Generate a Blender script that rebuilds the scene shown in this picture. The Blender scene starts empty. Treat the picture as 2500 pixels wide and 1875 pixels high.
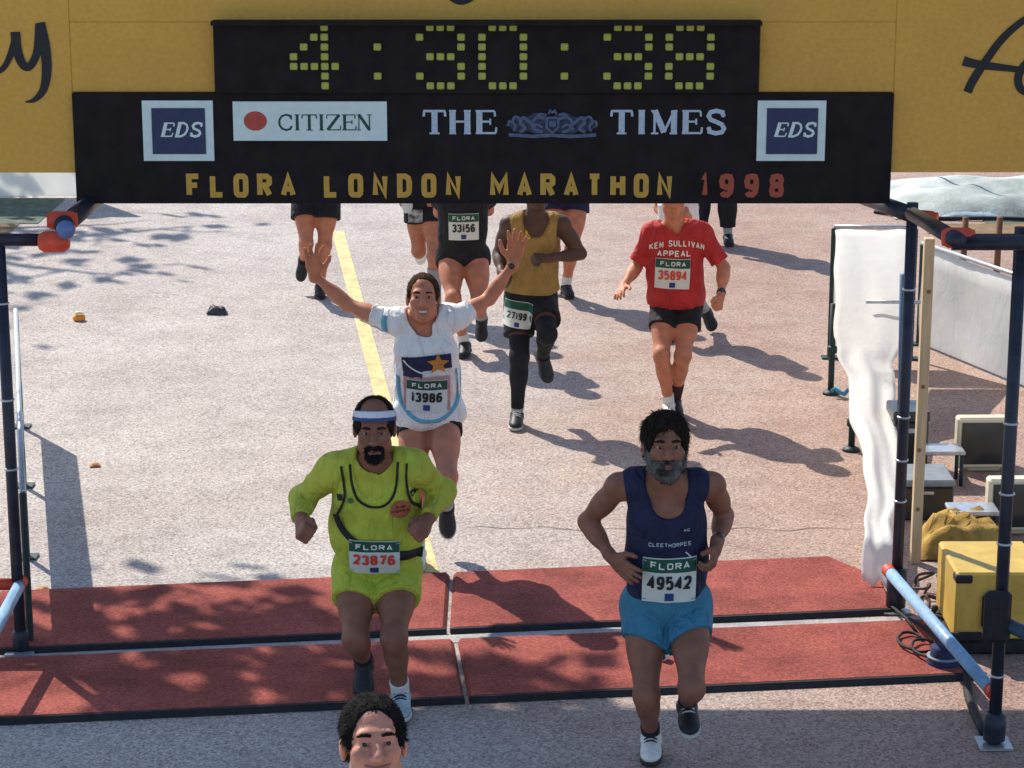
import bpy, math, random
import numpy as np
from mathutils import Vector, Matrix

S = bpy.context.scene
COL = S.collection
random.seed(7)
rng = np.random.default_rng(11)

# ------------------------------------------------------------------ camera, sky, sun, exposure
cd = bpy.data.cameras.new("camera")
cam = bpy.data.objects.new("camera", cd)
COL.objects.link(cam)
cam.location = (0, 0, 4.17)
cam.rotation_euler = (math.radians(90 - 14.185), 0, 0)
cd.sensor_fit = 'HORIZONTAL'
cd.sensor_width = 36
cd.lens = 82.35
cd.clip_end = 2000
S.camera = cam

SUN_DIR = Vector((-0.60, 0.88, 1.0)).normalized()      # towards the sun: behind the runners, to the left
w = bpy.data.worlds.new("World")
S.world = w
w.use_nodes = True
nt = w.node_tree
sky = nt.nodes.new("ShaderNodeTexSky")
sky.sky_type = 'NISHITA'
sky.sun_disc = False
sky.sun_elevation = math.asin(SUN_DIR.z)
sky.sun_rotation = math.atan2(SUN_DIR.x, SUN_DIR.y)
sky.air_density = 1.0
sky.dust_density = 0.6
sky.ozone_density = 2.2
nt.links.new(sky.outputs[0], nt.nodes["Background"].inputs[0])
nt.nodes["Background"].inputs[1].default_value = 0.12
sl = bpy.data.lights.new("sun", 'SUN')
sl.energy = 3.7
sl.angle = math.radians(0.55)
sl.color = (1.0, 0.93, 0.82)
so = bpy.data.objects.new("sun", sl)
COL.objects.link(so)
so.rotation_euler = SUN_DIR.to_track_quat('Z', 'Y').to_euler()
so.location = (-20, 30, 30)
S.view_settings.view_transform = 'Standard'
S.view_settings.look = 'None'
S.view_settings.gamma = 1.0
S.view_settings.use_curve_mapping = False
S.view_settings.exposure = 0.75
S.cycles.max_bounces = 6
S.cycles.use_denoising = True

# ------------------------------------------------------------------ materials
MATS = {}


def mat(name, col, rough=0.7, var=0.12, scale=30.0, bump=0.0, bscale=None, col2=None, spec=0.3, metal=0.0,
        trans=0.0, emit=0.0, detail=4.0, stretch=None, fold=0.0, sss=0.0, dirt=0.0, dscale=1.6):
    """procedural material: noise between two tints of one colour, with fine relief"""
    if name in MATS:
        return MATS[name]
    m = bpy.data.materials.new(name)
    m.use_nodes = True
    t = m.node_tree
    b = t.nodes["Principled BSDF"]
    tc = t.nodes.new("ShaderNodeTexCoord")
    src = tc.outputs["Object"]
    if stretch:
        mp = t.nodes.new("ShaderNodeMapping")
        mp.inputs["Scale"].default_value = stretch
        t.links.new(src, mp.inputs[0])
        src = mp.outputs[0]
    n = t.nodes.new("ShaderNodeTexNoise")
    n.inputs["Scale"].default_value = scale
    n.inputs["Detail"].default_value = detail
    t.links.new(src, n.inputs["Vector"])
    r = t.nodes.new("ShaderNodeValToRGB")
    r.color_ramp.elements[0].position = 0.32
    r.color_ramp.elements[1].position = 0.68
    lo = [max(0, c * (1 - var)) for c in col]
    hi = [min(1, c * (1 + var)) for c in col] if col2 is None else col2
    r.color_ramp.elements[0].color = (*lo, 1)
    r.color_ramp.elements[1].color = (*hi, 1)
    t.links.new(n.outputs["Fac"], r.inputs[0])
    t.links.new(r.outputs[0], b.inputs["Base Color"])
    if dirt:
        nd = t.nodes.new("ShaderNodeTexNoise")
        nd.inputs["Scale"].default_value = dscale
        nd.inputs["Detail"].default_value = 6
        nd.inputs["Roughness"].default_value = 0.7
        t.links.new(tc.outputs["Object"], nd.inputs["Vector"])
        rd = t.nodes.new("ShaderNodeValToRGB")
        rd.color_ramp.elements[0].position = 0.36
        rd.color_ramp.elements[1].position = 0.60
        rd.color_ramp.elements[0].color = (1 - dirt, 1 - dirt, 1 - dirt * .95, 1)
        rd.color_ramp.elements[1].color = (1, 1, 1, 1)
        t.links.new(nd.outputs["Fac"], rd.inputs[0])
        md = t.nodes.new("ShaderNodeMix")
        md.data_type = 'RGBA'
        md.blend_type = 'MULTIPLY'
        md.inputs[0].default_value = 1.0
        t.links.new(r.outputs[0], md.inputs[6])
        t.links.new(rd.outputs[0], md.inputs[7])
        t.links.new(md.outputs[2], b.inputs["Base Color"])
    b.inputs["Roughness"].default_value = rough
    b.inputs["Specular IOR Level"].default_value = spec
    b.inputs["Metallic"].default_value = metal
    if bump:
        n2 = t.nodes.new("ShaderNodeTexNoise")
        n2.inputs["Scale"].default_value = bscale or scale * 4
        n2.inputs["Detail"].default_value = 3
        t.links.new(src, n2.inputs["Vector"])
        bp = t.nodes.new("ShaderNodeBump")
        bp.inputs["Strength"].default_value = bump
        bp.inputs["Distance"].default_value = 0.01
        t.links.new(n2.outputs["Fac"], bp.inputs["Height"])
        t.links.new(bp.outputs[0], b.inputs["Normal"])
    if fold:
        n3 = t.nodes.new("ShaderNodeTexNoise")
        n3.inputs["Scale"].default_value = 11
        n3.inputs["Detail"].default_value = 2
        n3.inputs["Distortion"].default_value = 1.2
        mp3 = t.nodes.new("ShaderNodeMapping")
        mp3.inputs["Scale"].default_value = (1.3, 1.0, 0.55)
        mp3.inputs["Rotation"].default_value = (0, 0.5, 0.2)
        t.links.new(tc.outputs["Object"], mp3.inputs[0])
        t.links.new(mp3.outputs[0], n3.inputs["Vector"])
        b3 = t.nodes.new("ShaderNodeBump")
        b3.inputs["Strength"].default_value = fold
        b3.inputs["Distance"].default_value = 0.05
        t.links.new(n3.outputs["Fac"], b3.inputs["Height"])
        if bump:
            t.links.new(b3.outputs[0], bp.inputs["Normal"])
        else:
            t.links.new(b3.outputs[0], b.inputs["Normal"])
    if sss:
        b.inputs["Subsurface Weight"].default_value = sss
        b.inputs["Subsurface Radius"].default_value = (1.0, 0.35, 0.2)
        b.inputs["Subsurface Scale"].default_value = 0.012
    if emit:
        t.links.new(r.outputs[0], b.inputs["Emission Color"])
        b.inputs["Emission Strength"].default_value = emit
    if trans:
        tr = t.nodes.new("ShaderNodeBsdfTranslucent")
        t.links.new(r.outputs[0], tr.inputs["Color"])
        mx = t.nodes.new("ShaderNodeMixShader")
        mx.inputs[0].default_value = trans
        out = t.nodes["Material Output"]
        t.links.new(b.outputs[0], mx.inputs[1])
        t.links.new(tr.outputs[0], mx.inputs[2])
        t.links.new(mx.outputs[0], out.inputs[0])
    MATS[name] = m
    return m


def road_material():
    m = bpy.data.materials.new("pinkish_asphalt")
    m.use_nodes = True
    t = m.node_tree
    b = t.nodes["Principled BSDF"]
    tc = t.nodes.new("ShaderNodeTexCoord")

    def noise(scale, detail=3, rough=0.6):
        n = t.nodes.new("ShaderNodeTexNoise")
        n.inputs["Scale"].default_value = scale
        n.inputs["Detail"].default_value = detail
        n.inputs["Roughness"].default_value = rough
        t.links.new(tc.outputs["Object"], n.inputs["Vector"])
        return n.outputs["Fac"]

    def ramp(src, stops):
        r = t.nodes.new("ShaderNodeValToRGB")
        e = r.color_ramp.elements
        while len(e) < len(stops):
            e.new(0.5)
        for k, (p, c) in enumerate(stops):
            e[k].position = p
            e[k].color = (*c, 1)
        t.links.new(src, r.inputs[0])
        return r.outputs[0]

    def mix(a, b_, fac, mode='MIX'):
        mx = t.nodes.new("ShaderNodeMix")
        mx.data_type = 'RGBA'
        mx.blend_type = mode
        if isinstance(fac, float):
            mx.inputs[0].default_value = fac
        else:
            t.links.new(fac, mx.inputs[0])
        t.links.new(a, mx.inputs[6])
        t.links.new(b_, mx.inputs[7])
        return mx.outputs[2]

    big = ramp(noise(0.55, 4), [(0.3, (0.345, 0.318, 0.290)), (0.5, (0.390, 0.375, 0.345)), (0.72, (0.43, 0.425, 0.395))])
    # light and gloss across the road painted in: pale left, pinker asphalt right
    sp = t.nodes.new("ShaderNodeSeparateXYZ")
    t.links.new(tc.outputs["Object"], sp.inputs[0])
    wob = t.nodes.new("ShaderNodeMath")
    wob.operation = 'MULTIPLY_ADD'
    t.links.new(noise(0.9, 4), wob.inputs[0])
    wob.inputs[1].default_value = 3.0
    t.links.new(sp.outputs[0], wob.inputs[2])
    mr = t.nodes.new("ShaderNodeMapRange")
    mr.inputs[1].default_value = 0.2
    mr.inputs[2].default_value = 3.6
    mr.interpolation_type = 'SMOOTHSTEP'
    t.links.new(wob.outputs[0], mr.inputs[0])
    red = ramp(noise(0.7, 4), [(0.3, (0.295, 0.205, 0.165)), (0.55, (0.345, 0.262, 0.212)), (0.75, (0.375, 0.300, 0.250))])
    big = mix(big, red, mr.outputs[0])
    vor = t.nodes.new("ShaderNodeTexVoronoi")
    vor.inputs["Scale"].default_value = 75
    t.links.new(tc.outputs["Object"], vor.inputs["Vector"])
    chips = ramp(vor.outputs["Color"], [(0.0, (0.38, 0.32, 0.30)), (0.35, (0.74, 0.69, 0.67)), (0.6, (1.0, 0.97, 0.95)),
                                        (0.85, (0.62, 0.53, 0.51)), (1.0, (1.0, 1.0, 1.0))])
    c = mix(big, chips, 1.0, 'MULTIPLY')
    stain = ramp(noise(2.3, 5, 0.7), [(0.38, (0.74, 0.72, 0.72)), (0.54, (1, 1, 1))])
    c = mix(c, stain, 0.55, 'MULTIPLY')
    fine = ramp(noise(85, 3), [(0.36, (0.50, 0.48, 0.49)), (0.58, (1.0, 1.0, 1.0))])
    c = mix(c, fine, 0.75, 'MULTIPLY')
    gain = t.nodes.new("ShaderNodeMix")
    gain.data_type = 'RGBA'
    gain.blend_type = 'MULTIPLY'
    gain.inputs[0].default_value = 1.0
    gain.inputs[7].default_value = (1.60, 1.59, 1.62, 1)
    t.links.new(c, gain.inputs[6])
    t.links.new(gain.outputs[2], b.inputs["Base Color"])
    b.inputs["Roughness"].default_value = 0.85
    b.inputs["Specular IOR Level"].default_value = 0.25
    bp = t.nodes.new("ShaderNodeBump")
    bp.inputs["Strength"].default_value = 0.45
    bp.inputs["Distance"].default_value = 0.006
    t.links.new(vor.outputs["Distance"], bp.inputs["Height"])
    t.links.new(bp.outputs[0], b.inputs["Normal"])
    return m


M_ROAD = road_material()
M_NAVY_TUBE = mat("navy_painted_tube", (0.022, 0.026, 0.042), 0.4, 0.3, 14, 0.1, 90)
M_BLUE_TUBE = mat("blue_painted_tube", (0.23, 0.38, 0.55), 0.42, 0.15, 25, 0.1, 120)
M_RED_CLAMP = mat("red_plastic_clamp", (0.62, 0.075, 0.035), 0.5, 0.15, 18, 0.1, 90)
M_STEEL = mat("galvanised_steel", (0.45, 0.47, 0.49), 0.35, 0.15, 30, 0, metal=0.6)
M_BLACK = mat("black_rubber", (0.018, 0.018, 0.020), 0.7, 0.25, 30, 0.15, 150)
M_BOARD = mat("matt_black_board", (0.016, 0.0135, 0.0145), 0.8, 0.25, 8, 0.06, 70, spec=0.15)
M_YELLOW = mat("ochre_yellow_board", (0.64, 0.365, 0.075), 0.7, 0.07, 40, 0.12, 320, spec=0.2, dirt=.10, dscale=1.2)
M_INK = mat("dark_ink", (0.022, 0.024, 0.026), 0.7, 0.15, 20)
M_PALE = mat("pale_mint_white_print", (0.60, 0.72, 0.70), 0.7, 0.05, 30)
M_EDSBLUE = mat("dark_navy_print", (0.035, 0.045, 0.105), 0.7, 0.1, 30)
M_REDDOT = mat("brick_red_print", (0.42, 0.075, 0.055), 0.7, 0.06, 30)
M_GREENINK = mat("dark_green_ink", (0.022, 0.07, 0.055), 0.7, 0.1, 30)
M_SILVER = mat("pale_blue_grey_print", (0.42, 0.51, 0.60), 0.7, 0.12, 60)
M_CREST = mat("muted_blue_print", (0.085, 0.115, 0.19), 0.7, 0.2, 60)
M_GOLD = mat("gold_print", (0.52, 0.31, 0.055), 0.7, 0.08, 30)
M_RUST = mat("rust_red_print", (0.36, 0.085, 0.05), 0.7, 0.08, 30)
M_DOT = mat("lit_green_yellow_dot", (0.31, 0.34, 0.07), 0.5, 0.12, 200, emit=0.05)
M_CARPET = mat("red_mat_pile", (0.385, 0.105, 0.082), 0.95, 0.30, 60, 0.7, 260, spec=0.1, dirt=.38, dscale=2.2)
M_WHITEPAINT = mat("worn_white_paint", (0.44, 0.40, 0.38), 0.8, 0.18, 60, 0.2, 200, dirt=.3, dscale=6)
M_YELLOWPAINT = mat("pale_yellow_road_paint", (0.72, 0.60, 0.28), 0.8, 0.14, 50, 0.2, 200, dirt=.35, dscale=7)
M_SHEET = mat("white_sheet", (0.90, 0.90, 0.87), 0.8, 0.02, 12, 0.1, 40, trans=0.55, fold=.12)
M_HOARD = mat("white_banner_cloth", (0.88, 0.88, 0.85), 0.75, 0.04, 4, 0.1, 40, trans=0.55, fold=.12, dirt=.12)
M_TIMBER = mat("pale_timber", (0.55, 0.42, 0.25), 0.75, 0.15, 8, 0.2, 60, stretch=(6, 6, 0.6))
M_GREENFOOT = mat("dark_green_metal", (0.02, 0.045, 0.045), 0.55, 0.2, 30, 0.1)
M_PAPER = mat("bib_paper", (0.62, 0.66, 0.63), 0.7, 0.03, 40)
M_BLUEPATCH = mat("bib_blue_square", (0.03, 0.05, 0.2), 0.7, 0.1, 40)
M_REDINK = mat("bib_red_ink", (0.62, 0.06, 0.04), 0.7, 0.06, 40)
M_CREAM = mat("cream_plastic", (0.68, 0.62, 0.45), 0.5, 0.05, 20, 0.1, 200)
M_SCREEN = mat("dark_screen", (0.025, 0.032, 0.034), 0.25, 0.15, 6, spec=0.5)
M_BOXYEL = mat("yellow_case_plastic", (0.62, 0.41, 0.08), 0.5, 0.05, 12, 0.1, 160, dirt=.25, dscale=5)
M_MUSTARD = mat("mustard_canvas", (0.36, 0.22, 0.05), 0.85, 0.25, 20, 0.3, 90)
M_NAVYCLOTH = mat("navy_cloth", (0.022, 0.03, 0.085), 0.85, 0.2, 25, 0.2, 120)
M_GREYTOP = mat("grey_lid", (0.20, 0.225, 0.24), 0.55, 0.15, 15, 0.1)
M_GRASS = mat("green_verge", (0.115, 0.145, 0.105), 0.95, 0.35, 9, 0.6, 60)
M_EARTH = mat("brown_earth", (0.21, 0.14, 0.075), 0.95, 0.3, 6, 0.5, 40)
M_BARK = mat("tree_bark", (0.12, 0.09, 0.06), 0.9, 0.3, 12, 0.5, 40)
M_LEAF = mat("tree_leaf", (0.07, 0.12, 0.03), 0.7, 0.3, 3, trans=0.25)

# ------------------------------------------------------------------ object helpers


def tag(o, label=None, cat=None, group=None, kind=None):
    if label:
        o['label'] = label
    if cat:
        o['category'] = cat
    if group:
        o['group'] = group
    if kind:
        o['kind'] = kind
    return o


def empty(name, loc=(0, 0, 0), rz=0.0):
    o = bpy.data.objects.new(name, None)
    o.empty_display_size = 0.2
    o.location = loc
    o.rotation_euler = (0, 0, rz)
    COL.objects.link(o)
    return o


def mesh_obj(name, verts, faces, m, parent=None, smooth=False, loc=None):
    me = bpy.data.meshes.new(name)
    me.from_pydata([tuple(v) for v in verts], [], [tuple(f) for f in faces])
    me.update()
    if smooth:
        me.polygons.foreach_set("use_smooth", [True] * len(me.polygons))
    me.materials.append(m)
    o = bpy.data.objects.new(name, me)
    COL.objects.link(o)
    if parent is not None:
        o.parent = parent
    if loc is not None:
        o.location = loc
    return o


class MB:
    def __init__(self):
        self.v, self.f = [], []

    def add(self, vs, fs):
        n = len(self.v)
        self.v += [tuple(p) for p in vs]
        self.f += [tuple(i + n for i in f) for f in fs]
        return self

    def box(self, lo, hi, bev=0.0):
        x0, y0, z0 = lo
        x1, y1, z1 = hi
        if bev <= 0:
            vs = [(x, y, z) for z in (z0, z1) for y in (y0, y1) for x in (x0, x1)]
            return self.add(vs, [(0, 2, 3, 1), (4, 5, 7, 6), (0, 1, 5, 4), (2, 6, 7, 3), (0, 4, 6, 2), (1, 3, 7, 5)])
        b = bev
        vs, idx = [], {}
        for iz, z in enumerate((z0, z1)):
            for iy, y in enumerate((y0, y1)):
                for ix, x in enumerate((x0, x1)):
                    sx, sy, sz = (1 - 2 * ix), (1 - 2 * iy), (1 - 2 * iz)
                    for a in range(3):
                        p = [x + sx * b, y + sy * b, z + sz * b]
                        p[a] = (x, y, z)[a]
                        idx[(ix, iy, iz, a)] = len(vs)
                        vs.append(p)
        fs = []
        for a in range(3):
            o1, o2 = [(1, 2), (2, 0), (0, 1)][a]
            for s in (0, 1):
                q = []
                for (u, v) in ((0, 0), (1, 0), (1, 1), (0, 1)):
                    k = [0, 0, 0]
                    k[a], k[o1], k[o2] = s, u, v
                    q.append(idx[(k[0], k[1], k[2], a)])
                fs.append(q if s else q[::-1])
        for a in range(3):                    # edges along axis a
            o1, o2 = [(1, 2), (2, 0), (0, 1)][a]
            for u in (0, 1):
                for v in (0, 1):
                    k0, k1 = [0, 0, 0], [0, 0, 0]
                    k0[a], k1[a] = 0, 1
                    k0[o1] = k1[o1] = u
                    k0[o2] = k1[o2] = v
                    q = [idx[(*k0, o1)], idx[(*k1, o1)], idx[(*k1, o2)], idx[(*k0, o2)]]
                    fs.append(q if (u + v) % 2 else q[::-1])
        for ix in (0, 1):
            for iy in (0, 1):
                for iz in (0, 1):
                    q = [idx[(ix, iy, iz, a)] for a in range(3)]
                    fs.append(q if (ix + iy + iz) % 2 else q[::-1])
        return self.add(vs, fs)

    def tube(self, a, b, r, r2=None, n=14, cap=True):
        a, b = Vector(a), Vector(b)
        r2 = r if r2 is None else r2
        d = (b - a).normalized()
        u = d.orthogonal().normalized()
        v = d.cross(u)
        vs = []
        for c, rr in ((a, r), (b, r2)):
            for i in range(n):
                t = 2 * math.pi * i / n
                vs.append(c + (u * math.cos(t) + v * math.sin(t)) * rr)
        fs = [(i, (i + 1) % n, n + (i + 1) % n, n + i) for i in range(n)]
        if cap:
            fs += [tuple(range(n - 1, -1, -1)), tuple(range(n, 2 * n))]
        return self.add(vs, fs)

    def path(self, pts, r, n=8):
        """a bent tube through the points; r is one radius or one per point"""
        pts = [Vector(p) for p in pts]
        rs = r if isinstance(r, (list, tuple)) else [r] * len(pts)
        vs, fs = [], []
        u = None
        for i, p in enumerate(pts):
            d = (pts[min(i + 1, len(pts) - 1)] - pts[max(i - 1, 0)]).normalized()
            u = d.orthogonal().normalized() if u is None else (u - d * u.dot(d)).normalized()
            v = d.cross(u)
            for k in range(n):
                t = 2 * math.pi * k / n
                vs.append(p + (u * math.cos(t) + v * math.sin(t)) * rs[i])
        for i in range(len(pts) - 1):
            for k in range(n):
                a, b = i * n + k, i * n + (k + 1) % n
                fs.append((a, b, b + n, a + n))
        m_ = len(pts) - 1
        fs += [tuple(range(n - 1, -1, -1)), tuple(m_ * n + k for k in range(n))]
        return self.add(vs, fs)

    def lathe(self, c, axis, prof, n=18):
        """profile of (distance along axis, radius)"""
        c, d = Vector(c), Vector(axis).normalized()
        u = d.orthogonal().normalized()
        v = d.cross(u)
        vs, fs = [], []
        for h, r in prof:
            for k in range(n):
                t = 2 * math.pi * k / n
                vs.append(c + d * h + (u * math.cos(t) + v * math.sin(t)) * r)
        for i in range(len(prof) - 1):
            for k in range(n):
                a, b = i * n + k, i * n + (k + 1) % n
                fs.append((a, b, b + n, a + n))
        fs += [tuple(range(n - 1, -1, -1)), tuple((len(prof) - 1) * n + k for k in range(n))]
        return self.add(vs, fs)

    def prism(self, poly, z0, z1):
        n = len(poly)
        vs = [(x, y, z0) for x, y in poly] + [(x, y, z1) for x, y in poly]
        fs = [tuple(range(n - 1, -1, -1)), tuple(range(n, 2 * n))]
        fs += [(i, (i + 1) % n, n + (i + 1) % n, n + i) for i in range(n)]
        return self.add(vs, fs)

    def build(self, name, m, parent=None, smooth=False, loc=None):
        o = mesh_obj(name, self.v, self.f, m, parent, smooth, loc)
        return o


def copy_tree(o, parent=None):
    c = o.copy()
    COL.objects.link(c)
    if parent is not None:
        c.parent = parent
    for ch in list(o.children):
        copy_tree(ch, c)
    return c


# ------------------------------------------------------------------ stroke lettering
def arc(cx, cy, rx, ry, a0, a1, n=9):
    return [(cx + rx * math.cos(math.radians(a0 + (a1 - a0) * i / (n - 1))),
             cy + ry * math.sin(math.radians(a0 + (a1 - a0) * i / (n - 1)))) for i in range(n)]


OV = [(.5, 1), (.2, 1), (.05, .93), (0, .78), (0, .22), (.05, .07), (.2, 0), (.8, 0), (.95, .07), (1, .22), (1, .78), (.95, .93), (.8, 1), (.5, 1)]
G_ = {   # cell 1 x 1, centre lines
    'A': [[(0, 0), (.5, 1), (1, 0)], [(.2, .32), (.8, .32)]],
    'B': [[(0, 0), (0, 1), (.7, 1), (.95, .9), (.95, .62), (.7, .53), (0, .53)], [(.7, .53), (1, .42), (1, .1), (.75, 0), (0, 0)]],
    'C': [[(1, .75), (.95, .92), (.75, 1), (.25, 1), (.06, .92), (0, .75), (0, .25), (.06, .08), (.25, 0), (.75, 0), (.95, .08), (1, .25)]],
    'D': [[(0, 0), (0, 1), (.6, 1), (.9, .9), (1, .7), (1, .3), (.9, .1), (.6, 0), (0, 0)]],
    'E': [[(1, 1), (0, 1), (0, 0), (1, 0)], [(0, .53), (.85, .53)]],
    'F': [[(1, 1), (0, 1), (0, 0)], [(0, .52), (.85, .52)]],
    'H': [[(0, 0), (0, 1)], [(1, 0), (1, 1)], [(0, .52), (1, .52)]],
    'I': [[(.5, 0), (.5, 1)]],
    'K': [[(0, 0), (0, 1)], [(1, 1), (0, .4)], [(.3, .58), (1, 0)]],
    'L': [[(0, 1), (0, 0), (1, 0)]],
    'M': [[(0, 0), (0, 1), (.5, .3), (1, 1), (1, 0)]],
    'N': [[(0, 0), (0, 1), (1, 0), (1, 1)]],
    'O': [OV],
    'P': [[(0, 0), (0, 1), (.75, 1), (1, .88), (1, .62), (.75, .48), (0, .48)]],
    'R': [[(0, 0), (0, 1), (.75, 1), (1, .88), (1, .64), (.75, .52), (0, .52)], [(.5, .52), (1, 0)]],
    'S': [[(1, .8), (.92, .95), (.72, 1), (.28, 1), (.06, .92), (.02, .72), (.15, .58), (.85, .42), (.98, .28), (.94, .08), (.72, 0), (.28, 0), (.06, .06), (0, .22)]],
    'T': [[(0, 1), (1, 1)], [(.5, 1), (.5, 0)]],
    'U': [[(0, 1), (0, .2), (.1, .05), (.3, 0), (.7, 0), (.9, .05), (1, .2), (1, 1)]],
    'V': [[(0, 1), (.5, 0), (1, 1)]],
    'Z': [[(0, 1), (1, 1), (0, 0), (1, 0)]],
    '0': [OV],
    '1': [[(.15, .8), (.55, 1), (.55, 0)]],
    '2': [[(0, .78), (.08, .94), (.3, 1), (.7, 1), (.94, .92), (1, .72), (.9, .52), (0, 0), (1, 0)]],
    '3': [[(0, .82), (.15, .97), (.5, 1), (.85, .95), (.97, .76), (.85, .58), (.45, .53)], [(.45, .53), (.9, .47), (1, .25), (.88, .06), (.5, 0), (.15, .03), (0, .2)]],
    '4': [[(.75, 0), (.75, 1), (0, .3), (1, .3)]],
    '5': [[(.95, 1), (.1, 1), (.04, .55), (.3, .64), (.7, .64), (.95, .52), (1, .28), (.9, .07), (.6, 0), (.25, 0), (0, .14)]],
    '6': [[(.95, .85), (.8, .98), (.4, 1), (.1, .85), (0, .5), (.02, .2), (.15, .03), (.5, 0), (.88, .05), (1, .28), (.9, .52), (.5, .6), (.1, .5), (.01, .35)]],
    '7': [[(0, 1), (1, 1), (.4, 0)]],
    '8': [[(.5, .53), (.1, .62), (.03, .8), (.15, .96), (.5, 1), (.85, .96), (.97, .8), (.9, .62), (.5, .53), (.08, .42), (0, .22), (.12, .04), (.5, 0), (.88, .04), (1, .22), (.92, .42), (.5, .53)]],
    '9': [[(.05, .15), (.2, .02), (.6, 0), (.9, .15), (1, .5), (.98, .8), (.85, .97), (.5, 1), (.12, .95), (0, .72), (.1, .48), (.5, .4), (.9, .5), (.99, .65)]],
}
# roman capitals with thick and thin strokes: (points, weight); bars are serifs
SERIF = {
    'T': [([(.5, .96), (.5, 0)], 1), ([(0, .97), (1, .97)], .4), ([(.03, .97), (.0, .74)], .4), ([(.97, .97), (1, .74)], .4), ([(.27, .02), (.73, .02)], .3)],
    'H': [([(.16, 0), (.16, 1)], 1), ([(.84, 0), (.84, 1)], 1), ([(.16, .52), (.84, .52)], .35)] + [([(x - .16, y), (x + .16, y)], .3) for x in (.16, .84) for y in (.02, .98)],
    'E': [([(.22, 0), (.22, 1)], 1), ([(.05, .97), (.92, .97)], .35), ([(.05, .03), (.97, .03)], .35), ([(.22, .52), (.72, .52)], .35), ([(.92, .97), (.94, .74)], .35), ([(.97, .03), (1, .28)], .35), ([(.72, .65), (.72, .39)], .3)],
    'I': [([(.5, 0), (.5, 1)], 1), ([(.22, .98), (.78, .98)], .3), ([(.22, .02), (.78, .02)], .3)],
    'M': [([(.13, 0), (.13, .98)], .4), ([(.13, 1), (.5, .06)], 1), ([(.5, .06), (.87, 1)], .4), ([(.87, 0), (.87, 1)], 1), ([(0, .02), (.28, .02)], .3), ([(.71, .02), (1, .02)], .3), ([(0, .98), (.18, .98)], .3), ([(.84, .98), (1, .98)], .3)],
    'S': [([(.84, .74), (.78, .92), (.5, .98), (.22, .92), (.13, .76), (.24, .6), (.5, .51), (.76, .4), (.88, .23), (.78, .07), (.5, .02), (.22, .08), (.13, .28)], .72), ([(.85, .98), (.85, .70)], .3), ([(.13, .30), (.13, .02)], .3)],
    'C': [([(.92, .72), (.82, .92), (.58, .98), (.3, .9), (.13, .7), (.1, .5), (.13, .3), (.3, .1), (.58, .02), (.82, .08), (.95, .27)], .7), ([(.93, .98), (.93, .68)], .3)],
    'Z': [([(.06, .97), (.93, .97)], .35), ([(.9, .97), (.1, .03)], 1), ([(.08, .03), (.97, .03)], .35), ([(.06, .97), (.05, .74)], .3), ([(.97, .03), (1, .28)], .3)],
    'N': [([(.14, 0), (.14, 1)], .4), ([(.14, 1), (.86, .02)], 1), ([(.86, 0), (.86, 1)], .4), ([(0, .02), (.28, .02)], .3), ([(.72, .98), (1, .98)], .3), ([(0, .98), (.16, .98)], .3)],
    'D': [([(.2, 0), (.2, 1)], 1), ([(.04, .98), (.5, .98), (.78, .86), (.92, .62), (.92, .38), (.78, .14), (.5, .02), (.04, .02)], .6)],
}


def stroke_quads(pts, wid, maxseg=None):
    """flat ribbon of quads about a polyline; wid may be a list"""
    P = [np.array(p, float) for p in pts]
    W_ = list(wid) if isinstance(wid, (list, tuple)) else [wid] * len(P)
    if maxseg:
        Q, WW = [P[0]], [W_[0]]
        for i in range(len(P) - 1):
            n = max(1, int(math.ceil(np.linalg.norm(P[i + 1] - P[i]) / maxseg)))
            for k in range(1, n + 1):
                Q.append(P[i] + (P[i + 1] - P[i]) * k / n)
                WW.append(W_[i] + (W_[i + 1] - W_[i]) * k / n)
        P, W_ = Q, WW
    vs, fs = [], []
    n = len(P)
    closed = np.linalg.norm(P[0] - P[-1]) < 1e-9 and n > 3
    for i in range(n):
        pa = P[i - 1] if i > 0 else (P[-2] if closed else None)
        pb = P[i + 1] if i < n - 1 else (P[1] if closed else None)
        ds = []
        if pa is not None:
            ds.append((P[i] - pa) / (np.linalg.norm(P[i] - pa) + 1e-12))
        if pb is not None:
            ds.append((pb - P[i]) / (np.linalg.norm(pb - P[i]) + 1e-12))
        t = sum(ds)
        t = t / (np.linalg.norm(t) + 1e-12)
        nrm = np.array([-t[1], t[0]])
        base = np.array([-ds[0][1], ds[0][0]])
        k = 1 / max(0.55, abs(float(nrm @ base)))
        vs += [P[i] + nrm * W_[i] / 2 * k, P[i] - nrm * W_[i] / 2 * k]
    for i in range(n - 1):
        fs.append((2 * i, 2 * i + 1, 2 * i + 3, 2 * i + 2))
    return vs, fs


def text2d(s, cw, ch, sw, gap, serif=False, slant=0.0, space=None, maxseg=None, adv=None):
    """lettering centred on the origin: list of (verts2d, faces, layer)"""
    out = []
    n = len(s)
    widths = []
    for c in s:
        k = 1.0
        if c == ' ':
            k = space if space is not None else 0.8
        elif c in 'I1' and not serif:
            k = 0.55
        elif c == 'I':
            k = 0.55
        elif c == 'M':
            k = 1.25
        widths.append(cw * k)
    total = sum(widths) + gap * (n - 1)
    x = -total / 2
    for c, wd in zip(s, widths):
        if c != ' ':
            if serif:
                for li, (pts, wt) in enumerate(SERIF[c]):
                    pp = [(x + px * wd, (py - .5) * ch) for px, py in pts]
                    pp = [(a + slant * b, b) for a, b in pp]
                    out.append((*stroke_quads(pp, sw * wt, maxseg), li))
            else:
                for li, pts in enumerate(G_[c]):
                    pp = [(x + sw / 2 + px * (wd - sw), -ch / 2 + sw / 2 + py * (ch - sw)) for px, py in pts]
                    pp = [(a + slant * b, b) for a, b in pp]
                    out.append((*stroke_quads(pp, sw, maxseg), li))
        x += wd + gap
    return out


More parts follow.
